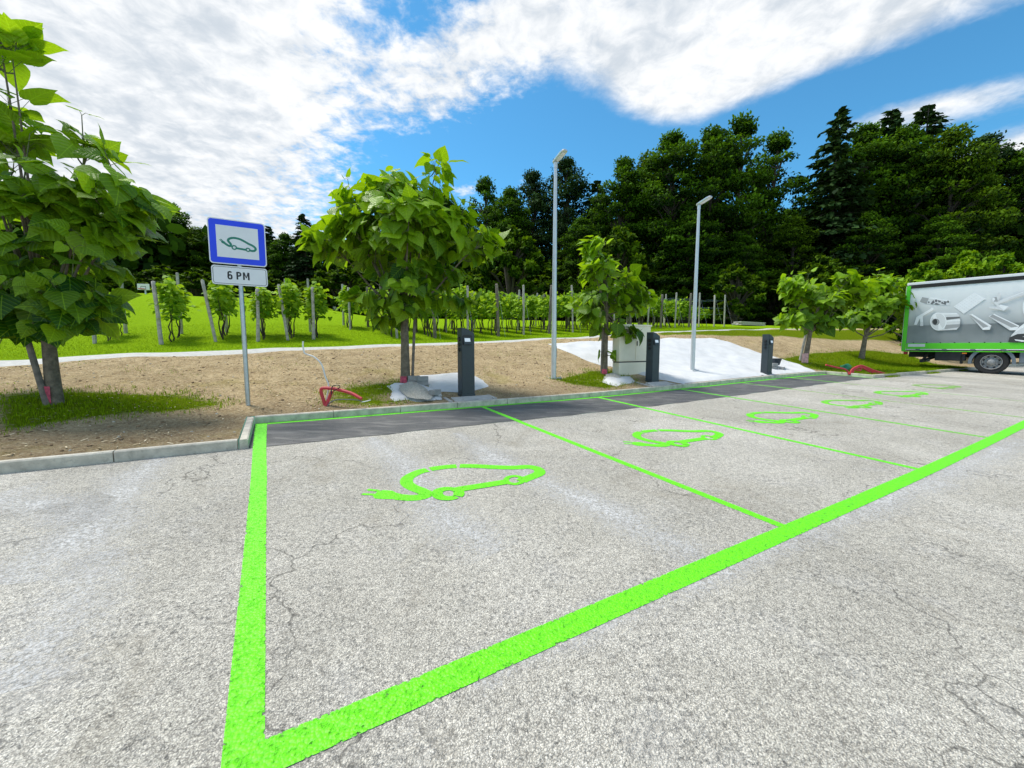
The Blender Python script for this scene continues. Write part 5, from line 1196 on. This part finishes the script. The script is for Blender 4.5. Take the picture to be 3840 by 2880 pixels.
# the dense block to the right: rows seen from the side
nrow = 0
u = RU[-1][0] + 1.0
row_us = []
while u < 25.5: row_us.append(u); u += 1.28
def rowb(u): return np.interp(u, [0, 3, 8, 14, 20, 26], [6.9, 7.2, 7.3, 7.6, 8.2, 9.0])
for k, u in enumerate(row_us):
    b0 = float(rowb(u)) + rn.uniform(-.15, .15); bare = u > 21
    pale = k % 2 == 0 or bare
    post(u, b0, (k % 2) if pale else 2 + k % 2, rn.uniform(-.04, .07), ('pale end post of a bare wired row near the stacked boards' if bare else ('pale end post of a dense vine row beyond the path' if pale else 'dark weathered end post of a dense vine row beyond the path')), G1 if pale else G2, rn.uniform(.94, 1.1), rn.uniform(-.05, .05))
    nv = 6 if not bare else 2
    for q in range(nv):
        b = b0 + .45 + q * .95
        if bare and q == 0 and rn.random() < .6: continue
        vine(u + rn.uniform(-.08, .08), b, rn.randrange(4), rn.choice((0, 3.14)) + rn.uniform(-.15, .15), rn.uniform(.78, .95) * (.75 if bare else 1), 'small sparse vine on the bare wired rows near the stacked boards' if bare else 'leafy green vine in the dense rows beyond the path', 'sparse vines on the wired rows' if bare else G3)
    for q in range(1, 3):
        post(u + rn.uniform(-.05, .05), b0 + 2.35 * q + rn.uniform(-.2, .2), 2 + (k + q) % 2 if (k + q) % 3 else 0, rn.uniform(-.08, .08), 'dark post inside the dense vine rows' if (k + q) % 3 else 'pale post inside the dense vine rows', G2 if (k + q) % 3 else G1, rn.uniform(.85, 1.02))
    w = MB()
    for z in (.75, 1.15, 1.6): w.tube([gpt(u, b0, z), gpt(u, b0 + 2.3, z - .01), gpt(u, b0 + 5.2, z)], .003, 4)
    w.tube([gpt(u, b0, 1.78), gpt(u, b0 - .55, .02)], .003, 4)
    o = w.build('trellis_wire', M_GALV); tag(o, 'thin trellis wires strung along a vine row beyond the path', 'wire', 'trellis wires')
# stacked boards at the right end
p = Vector(march(*V2(1618, 704))); t = thing('board_stack', 'low stack of pale boards at the right end of the vineyard', 'boards', p, (0, 0, YAW))
mb = 0
for i in range(4):
    for k in range(3): MB().box((rn.uniform(-.1, .1), (k - 1) * .26, .06 + i * .07), (3.2 + rn.uniform(-.3, .3), .22, .05), bev=.006).build('board', M_WOODW, t)

# ------------------------------------------------------------------ far things at the crest of the lawn
p = at(*V2(312, 646), 34.0); gzp = gz(p.x, p.y); t = thing('basketball_backboard', 'white basketball backboard showing over the grass crest at the left', 'backboard', (p.x, p.y, gzp), (0, 0, .25))
hz = max(.6, p.z - gzp); bw = 22 * 1.736 * 34 / F
MB().box((0, 0, hz), (bw, .05, bw * .58), bev=.01).build('board', M_TRUCKW, t); MB().tube([(0, .25, -.5), (0, .25, hz)], .07, 10).build('pole', M_GALV, t, True)
sq = MB(); v_, f_ = ribbon([(-.2 * bw, hz - .22 * bw), (.2 * bw, hz - .22 * bw), (.2 * bw, hz + .05 * bw), (-.2 * bw, hz + .05 * bw)], .05, True); mesh_obj('target_square', [(x, -.03, z) for x, z in v_], f_, M_BLACK, t)
MB().tube([(.22 * math.cos(a), -.28 + .22 * math.sin(a), hz - .22 * bw) for a in np.linspace(0, 2 * math.pi, 17)], .018, 6, cap=False).build('rim', M_RED, t, True)
MB().box((0, .14, hz), (.1, .24, .1)).build('bracket', M_GALV, t)
p = at(*V2(640, 662), 58.0); g0 = gz(p.x, p.y); t = thing('barn', 'low building with long brown roof and a white gable dormer behind the lawn crest', 'building', (p.x, p.y, g0), (0, 0, math.radians(8)))
L_ = 118 * 1.736 * 58 / F; zt = at(*V2(640, 646), 58).z - g0; zb = at(*V2(640, 664), 58).z - g0; print('barn', L_, zt, zb)
MB().box((0, 3, zb / 2 - 2), (L_ * .98, 6, zb + 4)).build('wall', M_WALLW, t)
MB().prism([(-.6, zb - .1), (3, zt), (6.6, zb - .1), (3, zt - .35)], -L_ / 2, L_ / 2, lambda a, b, d: Vector((d, a, b))).build('roof', M_ROOF, t)
gx_ = (585 - 640) * 1.736 * 58 / F + 2.6
MB().prism([(-.9, zb - .5), (.9, zb - .5), (0, zt - .4)], -.5, 2.4, lambda a, b, d: Vector((gx_ + a, d, b))).build('gable', M_WALLW, t)
w = MB(); P_ = [at(*V2(x, y), 52.0) for x, y in ((690, 661), (760, 659), (850, 661), (960, 664))]; vs = []; fs = []
for q in P_: vs += [(q.x, q.y, q.z - 1.2), (q.x, q.y, q.z + .12), (q.x + .05, q.y + .3, q.z + .12), (q.x + .05, q.y + .3, q.z - 1.2)]
for i in range(3):
    for k in range(4): fs.append((i * 4 + k, i * 4 + (k + 1) % 4, i * 4 + 4 + (k + 1) % 4, i * 4 + 4 + k))
o = w.add(vs, fs + [(0, 1, 2, 3), (12, 15, 14, 13)]).build('low_wall', M_WALLW); tag(o, 'low white wall along the lawn crest, right of the brown roof', 'wall')

# ------------------------------------------------------------------ woodland
def broad_mesh(seed, H, wd, ncl, per, leaf, low=.12):
    rn = random.Random(seed); lb = LeafB(QV, QF); tr = MB()
    tr.tube([(0, 0, -1), (0, 0, H * .25), (rn.uniform(-.4, .4), rn.uniform(-.4, .4), H * .6), (0, 0, H * .9)], [.34, .28, .18, .05], 8)
    for k in range(ncl):
        f = rn.random() ** .85; z = H * (low + (1 - low) * f); env = wd * (math.sin(math.pi * min(1, .12 + .86 * f) ** .8) ** .7) * rn.uniform(.8, 1.12)
        a = rn.uniform(0, 2 * math.pi); rr = env * (rn.random() ** .45) * rn.uniform(.85, 1.12) if f < .93 else env * rn.random() * .5
        c = Vector((rr * math.cos(a), rr * math.sin(a), z)); cr = rn.uniform(.40, 1.35) * H / 25 * (1.0 if f < .85 else .75)
        if k % 2 == 0: tr.tube([(0, 0, max(1, z - rr * .7 - 1)), (c.x * .55, c.y * .55, z - rr * .25), c], [.12, .08, .03], 5, cap=False)
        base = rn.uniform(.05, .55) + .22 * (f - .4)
        for i in range(int(per * (cr / 1.2) ** 2)):
            d = rdir(rn); r = rn.uniform(.5, 1) ** .5 * (rn.uniform(1.1, 1.6) if rn.random() < .24 else 1)
            p = c + Vector((d.x * cr * 1.25, d.y * cr * 1.25, d.z * cr * .62)) * r
            nm = d * .6 + Vector((0, 0, .9)) + rdir(rn) * .6; ax = d * .5 + rdir(rn) * .8 + Vector((0, 0, -.25))
            lb.put(p, ax, nm, leaf * rn.uniform(.6, 1.25), min(1, max(0, base + .38 * d.z + rn.gauss(0, .16))))  # clump tops tinted lighter, undersides darker: highlights painted into the leaf colour
    return lb, tr
def conif_mesh(seed, H, wd, leaf, lay=34, low=.08, top=0.0):
    rn = random.Random(seed); lb = LeafB(QV, QF); tr = MB(); tr.tube([(0, 0, -1), (0, 0, H * .5), (0, 0, H)], [.30, .2, .02], 8)
    for k in range(lay):
        f = k / (lay - 1); z = H * (low + (.99 - low) * f); R_ = wd * (1 - f) ** .75 * rn.uniform(.8, 1.15) + .22
        nb = max(4, int(10 * (1 - f) + 4))
        for q in range(nb):
            a = rn.uniform(0, 2 * math.pi); L = R_ * rn.uniform(.65, 1.1); dirv = Vector((math.cos(a), math.sin(a), 0)); droop = rn.uniform(.15, .40) * (1 - f * .9)
            e = Vector((0, 0, z)) + dirv * L + Vector((0, 0, -droop * L)); tr.tube([(0, 0, z), Vector((0, 0, z + .05 * L)) + dirv * L * .5, e], [.05, .03, .012], 4, cap=False)
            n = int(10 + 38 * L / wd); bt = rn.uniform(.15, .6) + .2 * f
            for i in range(n):
                t = rn.random() ** .7; p = Vector((0, 0, z + .05 * L * math.sin(math.pi * t) - droop * L * t * t)) + dirv * L * t + Vector((-dirv.y, dirv.x, 0)) * rn.gauss(0, .16) * L * (.25 + t) * .8 + Vector((0, 0, rn.uniform(-.22, .06)))
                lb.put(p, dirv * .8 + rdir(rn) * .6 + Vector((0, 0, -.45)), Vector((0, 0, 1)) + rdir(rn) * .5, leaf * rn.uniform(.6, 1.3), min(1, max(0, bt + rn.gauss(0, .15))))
    return lb, tr
def proto(pair, lm):
    a = pair[0].build('crown', lm, smooth=False); s = pair[1].build('trunk', M_FBARK, None, True); d = (a.data, s.data); bpy.data.objects.remove(a); bpy.data.objects.remove(s); return d
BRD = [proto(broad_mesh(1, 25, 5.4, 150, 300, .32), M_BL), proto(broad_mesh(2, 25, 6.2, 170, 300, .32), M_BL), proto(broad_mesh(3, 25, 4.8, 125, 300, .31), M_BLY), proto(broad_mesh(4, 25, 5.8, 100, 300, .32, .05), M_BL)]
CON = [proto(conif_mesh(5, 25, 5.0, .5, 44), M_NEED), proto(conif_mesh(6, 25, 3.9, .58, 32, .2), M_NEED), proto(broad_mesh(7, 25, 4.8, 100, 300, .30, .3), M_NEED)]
BSH = [proto(broad_mesh(8, 6, 2.6, 70, 3600, .30, .05), M_BLY), proto(broad_mesh(9, 6, 3.0, 85, 3400, .24, .05), M_BUSH)]
def wtree(vx, vtop, z, me, label, cat='tree', group='trees at the edge of the wood', H0=25.0, name='woodland_tree', wsc=1.0):
    p = at(vx * 1.736, 1250, z); g = gz(p.x, p.y); top = at(vx * 1.736, vtop * 1.736, z); h = max(2.5, top.z - g + .4); s = h / H0
    t = thing(name, label, cat, (p.x, p.y, g - .3), (0, 0, random.Random(int(vx * 7 + z)).uniform(0, 6.28)), group); k = wsc * (1.3 if me in CON[:2] else 1.0) * (.55 * s + .45 * min(1.2, max(.75, s))); t.scale = (k, k, s)
    for nm, m in zip(('crown', 'trunk'), me): o = bpy.data.objects.new(nm, m); C.objects.link(o); o.parent = t
    return t
NEARW = [ # v x, v y of the top, distance, mesh, label
 (1050, 404, 62, BRD[3], 'broad dark tree of the wood just right of the round-crowned tree'), (1100, 420, 58, BRD[0], 'dark rounded tree of the wood left of the first lamp post'), (1150, 388, 62, CON[2], 'flat-topped dark pine left of the first lamp post'),
 (1218, 362, 60, CON[2], 'dark pine rising right behind the first lamp post'), (1285, 402, 58, CON[0], 'small pointed conifer between the two lamp posts'), (1338, 360, 52, BRD[0], 'broad tree midway between the lamp posts, left of the tall rounded one'),
 (1440, 314, 50, BRD[1], 'tall rounded broadleaf with sunlit crown between the two lamp posts'), (1390, 352, 56, BRD[2], 'yellowish broadleaf leaning on the tall rounded tree'), (1520, 300, 50, BRD[0], 'tall loose broadleaf right behind the second lamp post'),
 (1580, 283, 51, BRD[3], 'tall broadleaf with the highest leafy top right of the second lamp post'), (1655, 315, 53, BRD[3], 'thin-crowned broadleaf with gaps, left of the tall dark spruce'), (1778, 262, 50, CON[0], 'tall dark spruce with a sharp spire right of the gap in the wood'),
 (1835, 300, 52, BRD[1], 'dark broadleaf right of the tall spruce'), (1888, 262, 54, CON[1], 'narrow pointed spruce, left one of the twin tops'), (1962, 252, 54, CON[0], 'spruce with the highest top on the right, right one of the twin tops'),
 (1925, 298, 51, BRD[0], 'dense dark broadleaf below the twin spruce tops'), (2020, 302, 48, BRD[2], 'yellow-green broadleaf right of the twin spruce tops'), (2085, 318, 52, CON[2], 'spreading pine near the right edge of the wood'), (2140, 352, 50, BRD[1], 'dark broadleaf above the truck roof'), (2195, 335, 52, CON[2], 'dark pine at the right edge above the truck'), (2270, 350, 50, BRD[0], 'dark broadleaf beyond the right edge above the truck'),
 (390, 452, 64, BRD[1], 'round dark tree between the large left tree and the sign'), (330, 470, 60, BRD[0], 'dark tree half hidden behind the large left tree'), (440, 500, 62, BRD[2], 'yellowish dark tree just left of the sign'), (270, 440, 62, BRD[3], 'dark tree seen through the leaves of the large left tree'), (180, 420, 60, BRD[1], 'dark tree behind the middle of the large left tree'), (90, 400, 60, BRD[0], 'dark tree behind the trunk of the large left tree'), (0, 410, 60, BRD[1], 'dark tree of the wood at the left edge'),
 (510, 520, 66, BRD[0], 'dark tree right behind the blue sign'), (592, 495, 66, CON[1], 'small spire conifer right of the sign'), (625, 512, 64, BRD[0], 'dark low tree right of the sign'), (668, 470, 62, CON[0], 'pointed dark spruce left of the round-crowned tree'), (725, 500, 64, BRD[1], 'dark tree behind the left side of the round-crowned tree'), (800, 480, 64, BRD[3], 'dark tree hidden behind the round-crowned tree'), (880, 470, 64, BRD[0], 'dark tree behind the middle of the round-crowned tree'), (960, 430, 62, BRD[1], 'dark tree behind the right side of the round-crowned tree'),
 (1250, 480, 48, BRD[0], 'lower dark tree in front of the pines, right of the first lamp post'), (1480, 470, 47, BRD[1], 'lower dark broadleaf left of the second lamp post'), (1600, 520, 46, BRD[3], 'low dark broadleaf right of the second lamp post'), (1700, 480, 48, BRD[2], 'low dark tree in the gap left of the tall spruce'), (1860, 470, 46, BRD[0], 'low dark broadleaf behind the two right-hand young trees'), (2010, 480, 45, BRD[1], 'low dark broadleaf left of the truck roof')]
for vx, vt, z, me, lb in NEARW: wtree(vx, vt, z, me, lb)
rw = random.Random(9)
for i in range(34):
    vx = -80 + i * 71 + rw.uniform(-20, 20); vt = np.interp(vx, [-100, 300, 600, 800, 1000, 1200, 1400, 1600, 1700, 1900, 2300], [440, 480, 540, 520, 430, 420, 390, 400, 430, 350, 370]) + rw.uniform(20, 80)
    wtree(vx, vt, rw.uniform(66, 84), rw.choice(BRD), 'dark tree in the depth of the wood, behind the front row', group='trees in the depth of the wood', wsc=1.25)
for vx, vt, z, k, lb in ((1105, 500, 44, 0, 'rounded yellow-green small tree at the foot of the wood left of the first lamp post'), (1330, 500, 42, 0, 'pale feathery small tree at the foot of the wood behind the small thin-crowned tree'), (1585, 575, 40, 0, 'bushy small tree at the foot of the wood right of the second lamp post'), (1760, 560, 40, 0, 'bushy small tree behind the leaning young tree')):
    wtree(vx, vt, z, BSH[k], lb, H0=6.0, name='small_tree', group='small trees at the foot of the wood', wsc=1.0)
for i in range(9): wtree(2360 + i * 120, 360 + rw.uniform(-20, 40), rw.uniform(42, 56), rw.choice(BRD), 'dark tree of the wood beyond the truck', group='trees beyond the truck')
for i in range(30):
    vx = 230 + i * 66 + rw.uniform(-20, 20); wtree(vx, np.interp(vx, [0, 700, 1100, 2200], [600, 600, 585, 570]) + rw.uniform(-25, 15), rw.uniform(47, 58), BSH[0], 'dark shrub in the undergrowth of the wood', 'shrub', 'shrubs under the wood', 6.0, 'shrub', 1.5)
for vx, vt, z, lb in ((1990, 575, 23, 'bright bush behind the rear corner of the truck'), (2075, 552, 24, 'tallest bright bush showing above the truck roof'), (2150, 560, 24, 'bright bush above the truck roof at the right')):
    wtree(vx, vt, z, BSH[1], lb, 'bush', 'bright bushes behind the truck', 6.0, 'bright_bush', .8)
# the dim mass of the wood itself
rn = random.Random(2); lb = LeafB(QV, QF)
for i in range(26000):
    az = rn.uniform(-1.15, 1.2); d = rn.uniform(76, 98); x, y = d * math.sin(az), d * math.cos(az)
    if az < -.2: pass
    g = gz(x, y); lb.put((x, y, g + rn.random() * 13), rdir(rn), rdir(rn), rn.uniform(1.0, 2.4), rn.uniform(0, .35))
o = lb.build('forest', M_BL, smooth=False); o['kind'] = 'stuff'
for o in bpy.data.objects:
    if 'label' in o and not 4 <= len(o['label'].split()) <= 16: print('LABEL', len(o['label'].split()), o.name, o['label'])
